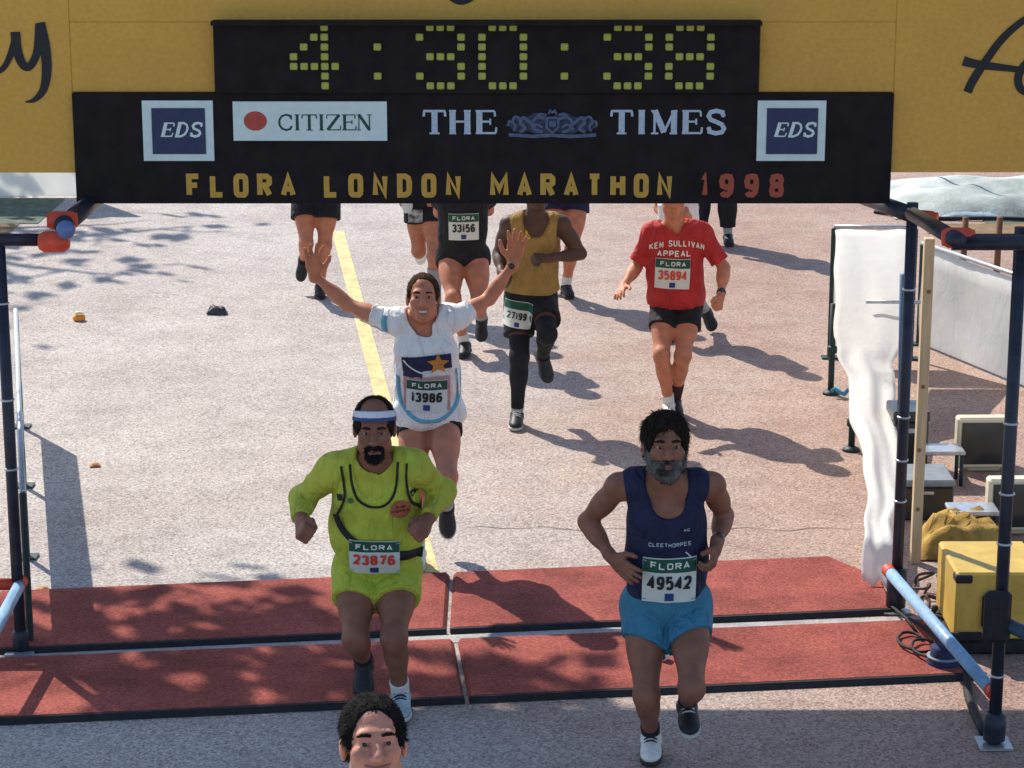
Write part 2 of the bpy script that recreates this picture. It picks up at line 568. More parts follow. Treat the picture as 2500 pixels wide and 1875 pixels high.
def flat_text(name, s, cx, cz, y, m, parent, cw, ch, sw, gap, **kw):
    """lettering on a board that faces -Y"""
    mb = MB()
    for vs, fs, li in text2d(s, cw, ch, sw, gap, **kw):
        mb.add([(cx + v[0], y - li * 0.0008 - i * 0.00004, cz + v[1]) for i, v in enumerate(vs)], fs)
    return mb.build(name, m, parent)


def flat_strokes(name, strokes, y, m, parent):
    mb = MB()
    for k, (pts, wd) in enumerate(strokes):
        vs, fs = stroke_quads(pts, wd)
        mb.add([(v[0], y - k * 0.0008 - i * 0.00004, v[1]) for i, v in enumerate(vs)], fs)
    return mb.build(name, m, parent)


def smooth_pts(pts, n=6):
    """Catmull-Rom through the points"""
    P = [np.array(p, float) for p in pts]
    P = [2 * P[0] - P[1]] + P + [2 * P[-1] - P[-2]]
    out = []
    for i in range(1, len(P) - 2):
        for k in range(n):
            t = k / n
            out.append(tuple(0.5 * ((2 * P[i]) + (P[i + 1] - P[i - 1]) * t + (2 * P[i - 1] - 5 * P[i] + 4 * P[i + 1] - P[i + 2]) * t * t
                                    + (3 * P[i] - 3 * P[i + 1] + P[i + 2] - P[i - 1]) * t ** 3)))
    out.append(tuple(P[-2]))
    return out


# ------------------------------------------------------------------ bodies: smooth-joined distance fields turned into one surface
BIG = 0.062


def nrm(v):
    v = np.array(v, float)
    return v / (np.linalg.norm(v) + 1e-12)


class Field:
    def __init__(self):
        self.p = []

    def cap(self, a, b, ra, rb=None, k=0.02, sub=False, planes=()):
        a, b = np.array(a, float), np.array(b, float)
        rb = ra if rb is None else rb
        lo = np.minimum(a - ra, b - rb)
        hi = np.maximum(a + ra, b + rb)
        self.p.append(('c', (a, b, ra, rb), k, sub, planes, lo, hi))
        return self

    def ell(self, c, r, R=None, k=0.02, sub=False, planes=()):
        c, r = np.array(c, float), np.array(r, float)
        R = np.eye(3) if R is None else np.array(R, float)
        ext = np.sqrt(((R * r) ** 2).sum(1))
        self.p.append(('e', (c, r, R), k, sub, planes, c - ext, c + ext))
        return self

    def bounds(self, pad=0.02):
        lo = np.min([q[5] for q in self.p if not q[3]], 0) - pad
        hi = np.max([q[6] for q in self.p if not q[3]], 0) + pad
        return lo, hi

    def __call__(self, P):
        d = np.full(len(P), BIG)
        for kind, a, k, sub, planes, lo, hi in self.p:
            mrg = BIG * 1.5 + k
            ix = np.nonzero(np.all((P > lo - mrg) & (P < hi + mrg), 1))[0]
            if not len(ix):
                continue
            Q = P[ix]
            if kind == 'c':
                A, B, ra, rb = a
                ba = B - A
                t = np.clip(((Q - A) @ ba) / max(ba @ ba, 1e-12), 0, 1)
                v = np.linalg.norm(Q - A - t[:, None] * ba, axis=1) - (ra + (rb - ra) * t)
            else:
                c, r, R = a
                L = (Q - c) @ R
                k0 = np.linalg.norm(L / r, axis=1)
                k1 = np.linalg.norm(L / (r * r), axis=1)
                v = np.where(k1 > 1e-9, k0 * (k0 - 1) / np.maximum(k1, 1e-9), -r.min())
            for (pp, pn) in planes:
                v = np.maximum(v, (Q - pp) @ pn)
            o = d[ix]
            if sub:
                hh = np.maximum(k - np.abs(o + v), 0) / k
                d[ix] = np.maximum(o, -v) + hh * hh * k / 4
            else:
                hh = np.maximum(k - np.abs(o - v), 0) / k
                d[ix] = np.minimum(np.minimum(o, v) - hh * hh * k / 4, BIG)
        for fn in getattr(self, 'post', ()):
            d = fn(P, d)
        return d

    def then(self, fn):
        if not hasattr(self, 'post'):
            self.post = []
        self.post.append(fn)
        return self

    def cut(self, pt, n):
        pt, n = np.array(pt, float), nrm(n)
        return self.then(lambda P, d: np.maximum(d, (P - pt) @ n))

    def rough(self, amp, freq, seed=0, st=(1, 1, 1)):
        r = np.random.default_rng(seed)
        ws = [(r.normal(size=3) * np.array(st) * freq * (0.6 + 0.8 * r.random()), r.random() * 6.28) for _ in range(7)]

        def fn(P, d):
            s = sum(np.sin(P @ w_ + ph) for w_, ph in ws)
            return d + amp * s / 2.6
        return self.then(fn)


def union(*fs):
    def g(P):
        d = fs[0](P)
        for f in fs[1:]:
            d = np.minimum(d, f(P))
        return d
    return g


def surface(field, h, lo=None, hi=None):
    """surface nets over the blocks that the surface can pass through"""
    if lo is None:
        lo, hi = field.bounds(0.03)
    B = max(3, int(0.045 / h))
    nb = np.maximum(1, np.ceil((hi - lo) / (B * h)).astype(int))
    n = nb * B + 1
    bc = np.stack(np.meshgrid(*[np.arange(m) for m in nb], indexing='ij'), -1).reshape(-1, 3)
    dc = field(lo + (bc + 0.5) * B * h)
    act = np.abs(dc) < B * h * 0.95 + 0.012
    D = np.empty(tuple(n), np.float32)
    fill = np.where(dc < 0, -1.0, 1.0).reshape(tuple(nb))
    big = np.repeat(np.repeat(np.repeat(fill, B, 0), B, 1), B, 2)
    D[:-1, :-1, :-1] = big
    D[-1] = D[-2]
    D[:, -1] = D[:, -2]
    D[:, :, -1] = D[:, :, -2]
    need = np.zeros(tuple(n), bool)
    for b in bc[act]:
        s = b * B
        need[s[0]:s[0] + B + 1, s[1]:s[1] + B + 1, s[2]:s[2] + B + 1] = True
    ix = np.argwhere(need)
    D[need] = field(lo + ix * h)
    ins = D < 0
    c = [ins[i:n[0] - 1 + i, j:n[1] - 1 + j, k:n[2] - 1 + k] for i in (0, 1) for j in (0, 1) for k in (0, 1)]
    allc = np.logical_and.reduce(c)
    anyc = np.logical_or.reduce(c)
    cells = np.argwhere(anyc & ~allc)
    if not len(cells):
        return np.zeros((0, 3)), np.zeros((0, 4), int)
    offs = np.array([(i, j, k) for i in (0, 1) for j in (0, 1) for k in (0, 1)])
    V = np.stack([D[cells[:, 0] + o[0], cells[:, 1] + o[1], cells[:, 2] + o[2]] for o in offs], 1)
    acc = np.zeros((len(cells), 3))
    cnt = np.zeros(len(cells))
    for a in range(8):
        for ax in range(3):
            if offs[a][ax]:
                continue
            b = a + (4, 2, 1)[ax]
            va, vb = V[:, a], V[:, b]
            mk = (va < 0) != (vb < 0)
            t = np.where(mk, va / np.where(np.abs(va - vb) < 1e-9, 1, va - vb), 0)
            p = np.repeat(offs[a][None].astype(float), len(cells), 0)
            p[:, ax] += t
            acc += np.where(mk[:, None], p, 0)
            cnt += mk
    verts = lo + (cells + acc / cnt[:, None]) * h
    idm = np.full(tuple(n - 1), -1, np.int64)
    idm[cells[:, 0], cells[:, 1], cells[:, 2]] = np.arange(len(cells))
    quads = []
    for ax in range(3):
        sl0 = [slice(None)] * 3
        sl1 = [slice(None)] * 3
        sl0[ax], sl1[ax] = slice(0, -1), slice(1, None)
        e = ins[tuple(sl0)] != ins[tuple(sl1)]
        E = np.argwhere(e)
        o1, o2 = [(1, 2), (2, 0), (0, 1)][ax]
        E = E[(E[:, o1] > 0) & (E[:, o2] > 0) & (E[:, o1] < n[o1] - 1) & (E[:, o2] < n[o2] - 1)]
        q = []
        for (u, v) in ((-1, -1), (0, -1), (0, 0), (-1, 0)):
            F = E.copy()
            F[:, o1] += u
            F[:, o2] += v
            q.append(idm[F[:, 0], F[:, 1], F[:, 2]])
        q = np.stack(q, 1)
        fl = ~ins[E[:, 0], E[:, 1], E[:, 2]]
        q[fl] = q[fl][:, ::-1]
        quads.append(q[(q >= 0).all(1)])
    return verts, np.concatenate(quads)


def surf_obj(name, field, h, m, parent, lo=None, hi=None):
    v, q = surface(field, h, lo, hi)
    me = bpy.data.meshes.new(name)
    me.vertices.add(len(v))
    me.vertices.foreach_set("co", v.astype(np.float32).ravel())
    me.loops.add(q.size)
    me.loops.foreach_set("vertex_index", q.astype(np.int32).ravel())
    me.polygons.add(len(q))
    me.polygons.foreach_set("loop_start", np.arange(0, q.size, 4, dtype=np.int32))
    me.polygons.foreach_set("use_smooth", np.ones(len(q), bool))
    me.update(calc_edges=True)
    me.validate()
    me.materials.append(m)
    o = bpy.data.objects.new(name, me)
    COL.objects.link(o)
    o.parent = parent
    return o


def project(field, XZ, y0=-0.75, off=0.004):
    """lay flat points (x, z) on the front of a field, marching along +Y"""
    XZ = np.array(XZ, float)
    P = np.stack([XZ[:, 0], np.full(len(XZ), y0), XZ[:, 1]], 1)
    live = np.ones(len(P), bool)
    for _ in range(70):
        d = field(P[live])
        P[live, 1] += np.clip(d, -0.02, 0.05) * 0.85
        l2 = live.copy()
        l2[live] = (np.abs(d) > 0.0006) & (P[live, 1] < 0.6)
        live = l2
        if not live.any():
            break
    bad = P[:, 1] > 0.45
    if bad.any() and (~bad).any():
        P[bad, 1] = P[~bad, 1].max()
    P[:, 1] -= off + .0022 * (1 + np.sin(XZ[:, 0] * 47 + XZ[:, 1] * 31 + 1.3) * np.sin(XZ[:, 1] * 59 - XZ[:, 0] * 17))
    return P


def patch(name, field, cx, cz, wd, ht, m, parent, ang=0.0, off=0.005, nx=10, nz=8, lean=0.0):
    """a sheet of paper or print lying on the clothes"""
    ca, sa = math.cos(ang), math.sin(ang)
    uv = [((i / nx - .5) * wd, (j / nz - .5) * ht) for j in range(nz + 1) for i in range(nx + 1)]
    P = project(field, [(cx + u * ca - v * sa, cz + u * sa + v * ca) for u, v in uv], off=off)
    Pb = P.copy()
    Pb[:, 1] += 0.003
    n = len(P)
    f = []
    for j in range(nz):
        for i in range(nx):
            a = j * (nx + 1) + i
            f.append((a, a + 1, a + nx + 2, a + nx + 1))
            f.append((n + a + nx + 1, n + a + nx + 2, n + a + 1, n + a))
    return mesh_obj(name, list(P) + list(Pb), f, m, parent, True)


def lay_quads(name, field, pieces, cx, cz, m, parent, ang=0.0, off=0.009):
    ca, sa = math.cos(ang), math.sin(ang)
    mb = MB()
    for vs, fs, li in pieces:
        P = project(field, [(cx + v[0] * ca - v[1] * sa, cz + v[0] * sa + v[1] * ca) for v in vs], off=off + li * 0.0005)
        P[:, 1] -= np.arange(len(P)) * 3e-5
        mb.add(P, fs)
    return mb.build(name, m, parent)


def lay_text(name, field, s, cx, cz, m, parent, cw, ch, sw, gap, ang=0.0, off=0.009, arch=0.0, **kw):
    pcs = text2d(s, cw, ch, sw, gap, maxseg=0.02, **kw)
    if arch:
        pcs = [([np.array([v[0], v[1] - arch * v[0] * v[0]]) for v in vs], fs, li) for vs, fs, li in pcs]
    return lay_quads(name, field, pcs, cx, cz, m, parent, ang, off)


def ribbon(name, field, pts, wd, m, parent, off=0.006):
    vs, fs = stroke_quads(smooth_pts(pts, 6), wd)
    P = project(field, vs, off=off)
    Q = P.copy()
    Q[:, 1] += 0.012
    n = len(P)
    ff = list(fs)
    k = n // 2
    for i in range(k - 1):
        ff.append((2 * i, 2 * i + 2, n + 2 * i + 2, n + 2 * i))
        ff.append((2 * i + 1, n + 2 * i + 1, n + 2 * i + 3, 2 * i + 3))
    return mesh_obj(name, list(P) + list(Q), ff, m, parent, True)


def rot(yaw, pitch, roll=0.0):
    cy, sy, cp, sp, cr, sr = math.cos(yaw), math.sin(yaw), math.cos(pitch), math.sin(pitch), math.cos(roll), math.sin(roll)
    Rz = np.array([[cy, -sy, 0], [sy, cy, 0], [0, 0, 1]])
    Rx = np.array([[1, 0, 0], [0, cp, -sp], [0, sp, cp]])
    Ry = np.array([[cr, 0, sr], [0, 1, 0], [-sr, 0, cr]])
    return Rz @ Rx @ Ry


def add_hand(F, wr, ha, n_hint, thumb, pose, s=1.0):
    """palm, four fingers of unequal length bent at the knuckles, thumb leaving the side of the palm"""
    wr = np.array(wr, float)
    d = nrm(np.array(ha) - wr)
    n = np.array(n_hint, float)
    n = nrm(n - d * (n @ d))
    t = np.cross(d, n)
    if t @ np.array(thumb, float) < 0:
        t = -t
    R = np.stack([t, n, d], 1)
    F.cap(wr - d * .02, wr + d * .03 * s, .025 * s, .026 * s, k=.02)
    F.ell(wr + d * .055 * s, (.041 * s, .017 * s, .05 * s), R, k=.015)
    lens = (.062, .070, .066, .052)
    for i, L in enumerate(lens):
        o = (.030 - .020 * i) * s
        kn = wr + t * o + d * (.094 - .004 * abs(i - 1.3)) * s
        if pose == 'fist':
            p1 = kn + (d * .25 + n * .97) * .036 * s
            p2 = p1 + (-d * .97 + n * .1) * .027 * s
            p3 = p2 + (-d * .3 - n * .9) * .018 * s
            r = .0112
        elif pose == 'grip':
            p1 = kn + (d * .8 + n * .6) * L * .48 * s
            p2 = p1 + (d * .1 + n * 1) * L * .34 * s
            p3 = p2 + (-d * .6 + n * .75) * L * .28 * s
            r = .0102
        else:
            c = {'open': .05, 'relax': .35, 'hip': .18}[pose]
            sp = (1.5 - i) * (.16 if pose == 'open' else .09)
            dd = nrm(d + t * sp + n * c * .5)
            p1 = kn + dd * L * .5 * s
            d2 = nrm(d + t * sp + n * c * 1.4)
            p2 = p1 + d2 * L * .33 * s
            d3 = nrm(d + t * sp + n * c * 2.2)
            p3 = p2 + d3 * L * .27 * s
            r = .0098
        F.cap(wr + t * o * .8 + d * .06 * s, kn, r * 1.15 * s, r * 1.08 * s, k=.008)
        F.cap(kn, p1, r * 1.05 * s, r * .98 * s, k=.005)
        F.cap(p1, p2, r * .98 * s, r * .9 * s, k=.005)
        F.cap(p2, p3, r * .9 * s, r * .8 * s, k=.005)
    b = wr + d * .028 * s + t * .024 * s
    if pose in ('fist', 'grip'):
        q1 = b + (t * .55 + d * .6 + n * .5) * .042 * s
        q2 = q1 + (d * .35 + n * .75 - t * .5) * .032 * s
        q3 = q2 + (-t * .9 + n * .2) * .022 * s
    else:
        q1 = b + (t * .75 + d * .6 + n * .15) * .042 * s
        q2 = q1 + (t * .5 + d * .85) * .032 * s
        q3 = q2 + (t * .3 + d * .95) * .024 * s
    F.cap(b, q1, .0165 * s, .0125 * s, k=.012)
    F.cap(q1, q2, .0125 * s, .0112 * s, k=.006)
    F.cap(q2, q3, .0112 * s, .009 * s, k=.006)


def fuzz(o, n, L, whorl, down, seed=0, lift=.3):
    """loose hair strands standing a little off the surface, in the same mesh"""
    me = o.data
    r = np.random.default_rng(seed)
    nv, npoly = len(me.vertices), len(me.polygons)
    co = np.empty(nv * 3, np.float32)
    no = np.empty(nv * 3, np.float32)
    me.vertices.foreach_get("co", co)
    me.vertex_normals.foreach_get("vector", no)
    co, no = co.reshape(-1, 3), no.reshape(-1, 3)
    li = np.empty(len(me.loops), np.int32)
    me.loops.foreach_get("vertex_index", li)
    ix = r.integers(0, nv, n)
    p, nn = co[ix], no[ix]
    t = (p - whorl) * 3 + np.array(down) * .25 + r.normal(size=(n, 3)) * .16
    t -= nn * (t * nn).sum(1)[:, None]
    t /= np.linalg.norm(t, axis=1)[:, None] + 1e-9
    sd = np.cross(t, nn)
    l = L * (.5 + .9 * r.random(n))[:, None]
    mid = p + t * l * .5 + nn * l * lift * .55
    tip = p + t * l + nn * l * lift * (.2 + 1.0 * r.random(n))[:, None]
    wd = .0022
    V = np.concatenate([co, p - sd * wd - nn * .002, p + sd * wd - nn * .002, mid + sd * wd * .8, mid - sd * wd * .8, tip])
    a = nv + np.arange(n)
    faces = [tuple(q) for q in li.reshape(-1, 4)] + [(i, i + n, i + 2 * n, i + 3 * n) for i in a] + [(i + 3 * n, i + 2 * n, i + 4 * n) for i in a]
    m2 = bpy.data.meshes.new(me.name)
    m2.from_pydata(V.tolist(), [], faces)
    m2.polygons.foreach_set("use_smooth", [True] * len(m2.polygons))
    m2.materials.append(me.materials[0])
    m2.update()
    o.data = m2


class Person:
    def __init__(self, root, label, J, skin, voxel=0.006, girth=1.0, belly=0.0, head=1.12, yaw=0.0, pitch=0.05, roll=0.0, group=None,
                 hands=None, arm=1.0, leg=1.0, chest=1.0, name="person", female=False):
        self.o = empty(name, (root[0], root[1], 0))
        tag(self.o, label, "person", group)
        self.J = {k: np.array(v, float) for k, v in J.items()}
        self.h, self.g, self.belly, self.hs = voxel, girth, belly, head
        self.skin = skin
        self.R = rot(yaw, pitch, roll)
        self.arm, self.leg, self.chest = arm, leg, chest
        self.hands = hands or {}
        J = self.J
        self.up = nrm(J['neck'] - J['pel'])
        sx = nrm(J['shR'] - J['shL'])
        self.sx = nrm(sx - self.up * (sx @ self.up))
        self.fw = np.cross(self.sx, self.up) * -1
        if self.fw[1] > 0:
            self.fw = -self.fw
        self.RT = np.stack([self.sx, -self.fw, self.up], 1)
        hx = nrm(J['hiR'] - J['hiL'])
        self.hx = hx

    def hp(self, p):
        return self.J['head'] + self.R @ (np.array(p, float) * self.hs)

    def torso(self, F, inf=0.0, k=0.035, low=True, shoulders=True):
        J, g, RT, up, fw = self.J, self.g, self.RT, self.up, self.fw
        pel, neck = J['pel'], J['neck']
        a = neck - pel
        c = self.chest
        hw = np.linalg.norm(J['hiR'] - J['hiL']) / 2
        if low:
            F.ell(pel + up * .01, (max(.15 * g, hw + .07) + inf, .108 * g + inf, .125 + inf), RT, k=k)
            for s in 'LR':
                F.ell(J['hi' + s] - fw * .035 + up * .0, (.085 * g + inf, .095 * g + inf, .10 + inf), RT, k=k)
        b = self.belly
        F.ell(pel + a * .34 + fw * (b * .5), (.150 * g + b + inf, .102 * g + b * .8 + inf, .18 + inf), RT, k=k)
        if inf:
            F.ell(pel + a * .38 + fw * .004, (.154 * g + b * .8 + inf, .106 * g + b * .6 + inf, .26), RT, k=k)
        F.ell(pel + a * .66, (.158 * g * c + b * .35 + inf, .108 * g + b * .3 + inf, .175 + inf), RT, k=k)
        if shoulders:
            sl, sr = J['shL'], J['shR']
            F.cap(sl + (sr - sl) * .16, sr + (sl - sr) * .16, .062 * g + inf, k=k)
            F.cap(neck - up * .03, (sl * .62 + neck * .38), .05 + inf, .045 + inf, k=k)
            F.cap(neck - up * .03, (sr * .62 + neck * .38), .05 + inf, .045 + inf, k=k)
        for s in (-1, 1):
            F.ell(pel + a * .74 + self.sx * s * .068 * g + fw * .056 * g, (.075 * g + inf, .040 + inf, .055 + inf), RT, k=k)

    def body(self):
        J, g = self.J, self.g
        F = Field()
        self.torso(F)
        am, lg = self.arm, self.leg
        for s in 'LR':
            sh, el, wr, ha = J['sh' + s], J['el' + s], J['wr' + s], J['ha' + s]
            ua, fa = el - sh, wr - el
            F.ell(sh, (.062 * am, .058 * am, .062 * am), k=.04)
            F.cap(sh, el, .052 * am, .041 * am, k=.03)
            F.ell(sh + ua * .45, (.05 * am, .05 * am, .085), np.stack([*self._perp(ua), nrm(ua)], 1), k=.03)
            F.cap(el, wr, .039 * am, .026 * am, k=.02)
            F.ell(el + fa * .3, (.045 * am, .041 * am, .08), np.stack([*self._perp(fa), nrm(fa)], 1), k=.03)
            hd = self.hands.get(s, {})
            sgn = -1 if s == 'L' else 1
            add_hand(F, wr, ha, hd.get('n', (-sgn, 0, 0)), hd.get('t', (0, -1, .3)), hd.get('pose', 'fist'), hd.get('s', 1.0))
            hi, kn, an, to = J['hi' + s], J['kn' + s], J['an' + s], J['to' + s]
            th, sk = kn - hi, an - kn
            F.cap(hi, kn, .085 * g * lg, .056 * lg, k=.04)
            F.ell(hi + th * .35, (.082 * lg * g, .086 * lg * g, .16), np.stack([*self._perp(th), nrm(th)], 1), k=.04)
            F.ell(kn, (.056 * lg, .058 * lg, .06), k=.02)
            fwk = nrm(np.cross(self.hx, nrm(sk)))
            if fwk @ nrm(to - an) < 0:
                fwk = -fwk
            F.ell(kn + fwk * .022, (.036, .03, .042), k=.02)
            F.cap(kn, an, .052 * lg, .036 * lg, k=.03)
            F.ell(kn + sk * .32 - fwk * .022, (.054 * lg, .056 * lg, .11), np.stack([*self._perp(sk), nrm(sk)], 1), k=.03)
            F.cap(an + (to - an) * .12 + sk * .06, an + (to - an) * .8 + sk * .03, .026, .020, k=.02)
        hp, hs, R = self.hp, self.hs, self.R
        F.cap(J['neck'] - self.up * .05, hp((0, .022, -.055)), .062 * g, .055 * hs, k=.035)
        F.ell(hp((0, .016, .034)), np.array((.076, .097, .086)) * hs, R, k=.02)
        F.ell(hp((0, -.028, -.043)), np.array((.060, .066, .080)) * hs, R, k=.03)
        F.ell(hp((0, -.072, -.101)), np.array((.024, .020, .018)) * hs, R, k=.03)
        for s in (-1, 1):
            F.ell(hp((s * .045, -.012, -.068)), np.array((.017, .03, .022)) * hs, R, k=.035)
            F.ell(hp((s * .041, -.066, -.02)), np.array((.022, .02, .018)) * hs, R, k=.025)
            F.ell(hp((s * .078, .012, -.006)), np.array((.010, .021, .034)) * hs, R, k=.012)
        F.cap(hp((-.036, -.078, .026)), hp((.036, -.078, .026)), .013 * hs, k=.02)
        for s in (-1, 1):
            F.ell(hp((s * .031, -.099, .003)), np.array((.020, .018, .0135)) * hs, R, k=.014, sub=True)
            F.cap(hp((s * .021, -.0855, .0115)), hp((s * .041, -.080, .0105)), .0052 * hs, k=.006)
            F.cap(hp((s * .023, -.0855, -.0055)), hp((s * .040, -.080, -.005)), .0045 * hs, k=.006)
        F.cap(hp((0, -.088, .010)), hp((0, -.114, -.030)), .0085 * hs, .0135 * hs, k=.014)
        for s in (-1, 1):
            F.ell(hp((s * .013, -.101, -.034)), np.array((.0085, .011, .008)) * hs, R, k=.008)
        F.cap(hp((-.022, -.086, -.064)), hp((.022, -.086, -.064)), .0095 * hs, k=.012)
        F.cap(hp((-.019, -.084, -.076)), hp((.019, -.084, -.076)), .0095 * hs, k=.012)
        F.cap(hp((-.023, -.099, -.070)), hp((.023, -.099, -.070)), .0045 * hs, k=.006, sub=True)
        self.bodyF = F
        self.bodyO = surf_obj("body", F, self.h, self.skin, self.o)
        return self

    @staticmethod
    def _perp(d):
        d = nrm(d)
        u = np.cross(d, (0, 0, 1) if abs(d[2]) < .9 else (1, 0, 0))
        u = nrm(u)
        return u, np.cross(d, u)

    def face(self, brow, eyes=True, white=(0.30, 0.25, 0.22), lip=None, browthick=.0045, smile=0.0):
        hs = self.hs
        for s in (-1, 1):
            b = MB()
            b.path([self.hp((s * (.014 + .0115 * i), -.0925 + .0035 * i * i * .45 - .003, .0235 + .0035 * math.sin(i * 1.05))) for i in range(4)],
                   [browthick * .8 * hs, browthick * hs, browthick * hs, browthick * .5 * hs], 8)
            b.build("eyebrow", brow, self.o, True)
            if eyes:
                c = Vector(self.hp((s * .031, -.0755, .003)))
                e = MB()
                f = Vector(self.R @ np.array((0, -1.0, 0)))
                r = .0118 * hs
                prof = [(r * math.cos(math.pi * (1 - k / 9)), max(1e-5, r * math.sin(math.pi * (1 - k / 9)))) for k in range(10)]
                e.lathe(c, f, prof, 14)
                eo = e.build("eye", mat("eye_white", white, 0.3, 0.03), self.o, True)
                i_ = MB()
                i_.lathe(c + f * (r * .86), f, [(0, r * .52), (r * .12, r * .42), (r * .16, 1e-5)], 12)
                i_.build("iris", mat("dark_iris", (0.025, 0.018, 0.012), 0.25, 0.1), eo, True)
        if lip is not None:
            l_ = MB()
            w1 = .024 + .010 * smile
            up_ = .0075 * smile
            gap = .0045 * smile
            xs = [w1 * q for q in (-1, -.5, 0, .5, 1)]
            l_.path([self.hp((x, -.0915 - .0045 * (1 - (x / w1) ** 2) + .006 * smile * (x / w1) ** 2, -.0625 + gap + .0015 * abs(x / w1) + up_ * (x / w1) ** 2)) for x in xs],
                    [.002 * hs, .0045 * hs, .0046 * hs, .0045 * hs, .002 * hs], 8)
            l_.path([self.hp((x, -.089 - .0045 * (1 - (x / w1) ** 2) + .006 * smile * (x / w1) ** 2, -.0765 - gap + .003 * abs(x / w1) + (up_ + gap * 1.6) * (x / w1) ** 2)) for x in xs],
                    [.002 * hs, .0050 * hs, .0056 * hs, .0050 * hs, .002 * hs], 8)
            lo = l_.build("lips", lip, self.o, True)
            if smile:
                t_ = MB()
                t_.path([self.hp((x * .86, -.0895 - .0045 * (1 - (x / w1) ** 2) + .006 * smile * (x / w1) ** 2, -.0685 + up_ * (x / w1) ** 2)) for x in xs],
                        [.002 * hs, .0062 * hs, .0066 * hs, .0062 * hs, .002 * hs], 8)
                t_.build("teeth", mat("teeth", (.66, .62, .54), .3, .05), lo, True)
        return self

    def hair(self, m, thick=.013, line=.062, top=1.0, bald=0.0, fringe=0.0, side=-.03, amp=.004, seed=3, h=None, strands=0, slen=.028, whorl=(0, .05, .12), nape=True):
        hs, R, hp = self.hs, self.R, self.hp
        F = Field()
        F.ell(hp((0, .020, .036)), np.array((.0775 + thick, .097 + thick, .087 + thick * top)) * hs, R, k=.01)
        if nape:
            F.ell(hp((0, .055, -.02)), np.array((.068 + thick * .6, .05 + thick, .065)) * hs, R, k=.03)
        for s in (-1, 1):      # sideburns
            F.ell(hp((s * .070, -.018, .012)), np.array((.012, .022, .04)) * hs, R, k=.012)
        # face opening
        F.ell(hp((0, -.125, line - .105)), np.array((.070, .108, .114)) * hs, R, k=.02, sub=True)
        F.ell(hp((0, -.05, -.11)), np.array((.095, .075, .11)) * hs, R, k=.01, sub=True)
        for s in (-1, 1):
            F.ell(hp((s * .088, .0, -.040)), np.array((.034, .052, .050)) * hs, R, k=.012, sub=True)
        if bald:
            F.ell(hp((0, -.075, line + .012)), np.array((.052, .075, .06)) * hs * bald, R, k=.02, sub=True)
        if fringe:
            F.ell(hp((-.022, -.078, line - .004)), np.array((.034, .012, .022)) * hs * fringe, R, k=.012)
        F.cut(hp((0, 0, side - .035)), R @ np.array((0, .25, -1.0)))
        F.rough(amp * .5 * hs, 55, seed, (1, 1, .45))
        o = surf_obj("hair", F, h or min(self.h, .005), m, self.o)
        if strands:
            fuzz(o, strands, slen * hs, hp(whorl), -(R @ np.array((0, 0, 1.0))), seed)
        return o

    def beard(self, m, full=True, thick=.010, grey=None):
        hs, R, hp = self.hs, self.R, self.hp
        F = Field()
        if full:
            F.ell(hp((0, -.030, -.060)), np.array((.060 + thick * .7, .066 + thick * .6, .068 + thick)) * hs, R, k=.02)
            F.ell(hp((0, -.070, -.104)), np.array((.034, .028, .026)) * hs, R, k=.03)
            for s in (-1, 1):
                F.cap(hp((s * .070, -.012, -.01)), hp((s * .055, -.03, -.075)), .012 * hs, .018 * hs, k=.02)
            F.ell(hp((0, -.105, -.015)), np.array((.056, .075, .034)) * hs, R, k=.02, sub=True)
            F.ell(hp((0, -.06, .03)), np.array((.09, .09, .05)) * hs, R, k=.01, sub=True)
        else:
            F.ell(hp((0, -.079, -.098)), np.array((.034, .024, .024)) * hs, R, k=.02)
            for s in (-1, 1):
                F.cap(hp((s * .028, -.086, -.060)), hp((s * .027, -.080, -.09)), .008 * hs, .012 * hs, k=.012)
        F.cap(hp((0, -.099, -.050)), hp((-.030, -.088, -.060)), .010 * hs, .007 * hs, k=.012)
        F.cap(hp((0, -.099, -.050)), hp((.030, -.088, -.060)), .010 * hs, .007 * hs, k=.012)
        F.ell(hp((0, -.104, -.0695)), np.array((.020, .014, .0075)) * hs, R, k=.004, sub=True)
        F.rough(.0010 * hs, 110, 5, (1, 1, .6))
        o = surf_obj("beard", F, min(self.h, .0045), m, self.o)
        fuzz(o, 900 if full else 350, .014 * hs, hp((0, -.04, .05)), -(R @ np.array((0, 0, 1.0))), 3, .5)
        return o

    # ---- clothes
    def shirt(self, m, kind='tee', inf=.012, hem=-.02, sleeve=.6, scoop=.0, name="shirt", wave=.0045, seed=1, flare=0.0, fold=16, armhole=.03):
        J = self.J
        F = Field()
        self.torso(F, inf, k=.05)
        if flare:
            F.ell(J['pel'] + self.up * .03, (.17 * self.g + flare, .125 * self.g + flare * .7, .13), self.RT, k=.06)
        if kind in ('tee', 'long'):
            for s in 'LR':
                sh, el, wr = J['sh' + s], J['el' + s], J['wr' + s]
                am = self.arm
                F.ell(sh, (.07 * am, .066 * am, .07 * am), k=.05)
                if kind == 'tee':
                    e = sh + (el - sh) * sleeve
                    F.cap(sh, e + (el - sh) * .2, .066 * am, .069 * am, k=.035, planes=[(e, nrm(el - sh))])
                else:
                    F.cap(sh, el, .066 * am, .056 * am, k=.035)
                    F.ell(el, (.058 * am, .058 * am, .058 * am), k=.03)
                    fa = wr - el
                    F.ell(el + fa * .3, (.058 * am, .054 * am, .09), np.stack([*self._perp(fa), nrm(fa)], 1), k=.03)
                    e = el + (wr - el) * .9
                    F.cap(el, wr, .057 * am, .040 * am, k=.03, planes=[(e, nrm(wr - el))])
        if kind == 'vest':
            for s in 'LR':
                sg = -1 if s == 'L' else 1
                sh = J['sh' + s]
                F.ell(sh + self.sx * sg * (.095 - armhole) - self.up * .03, (.095, .17, .135), self.RT, k=.012, sub=True)
        nk = J['neck']
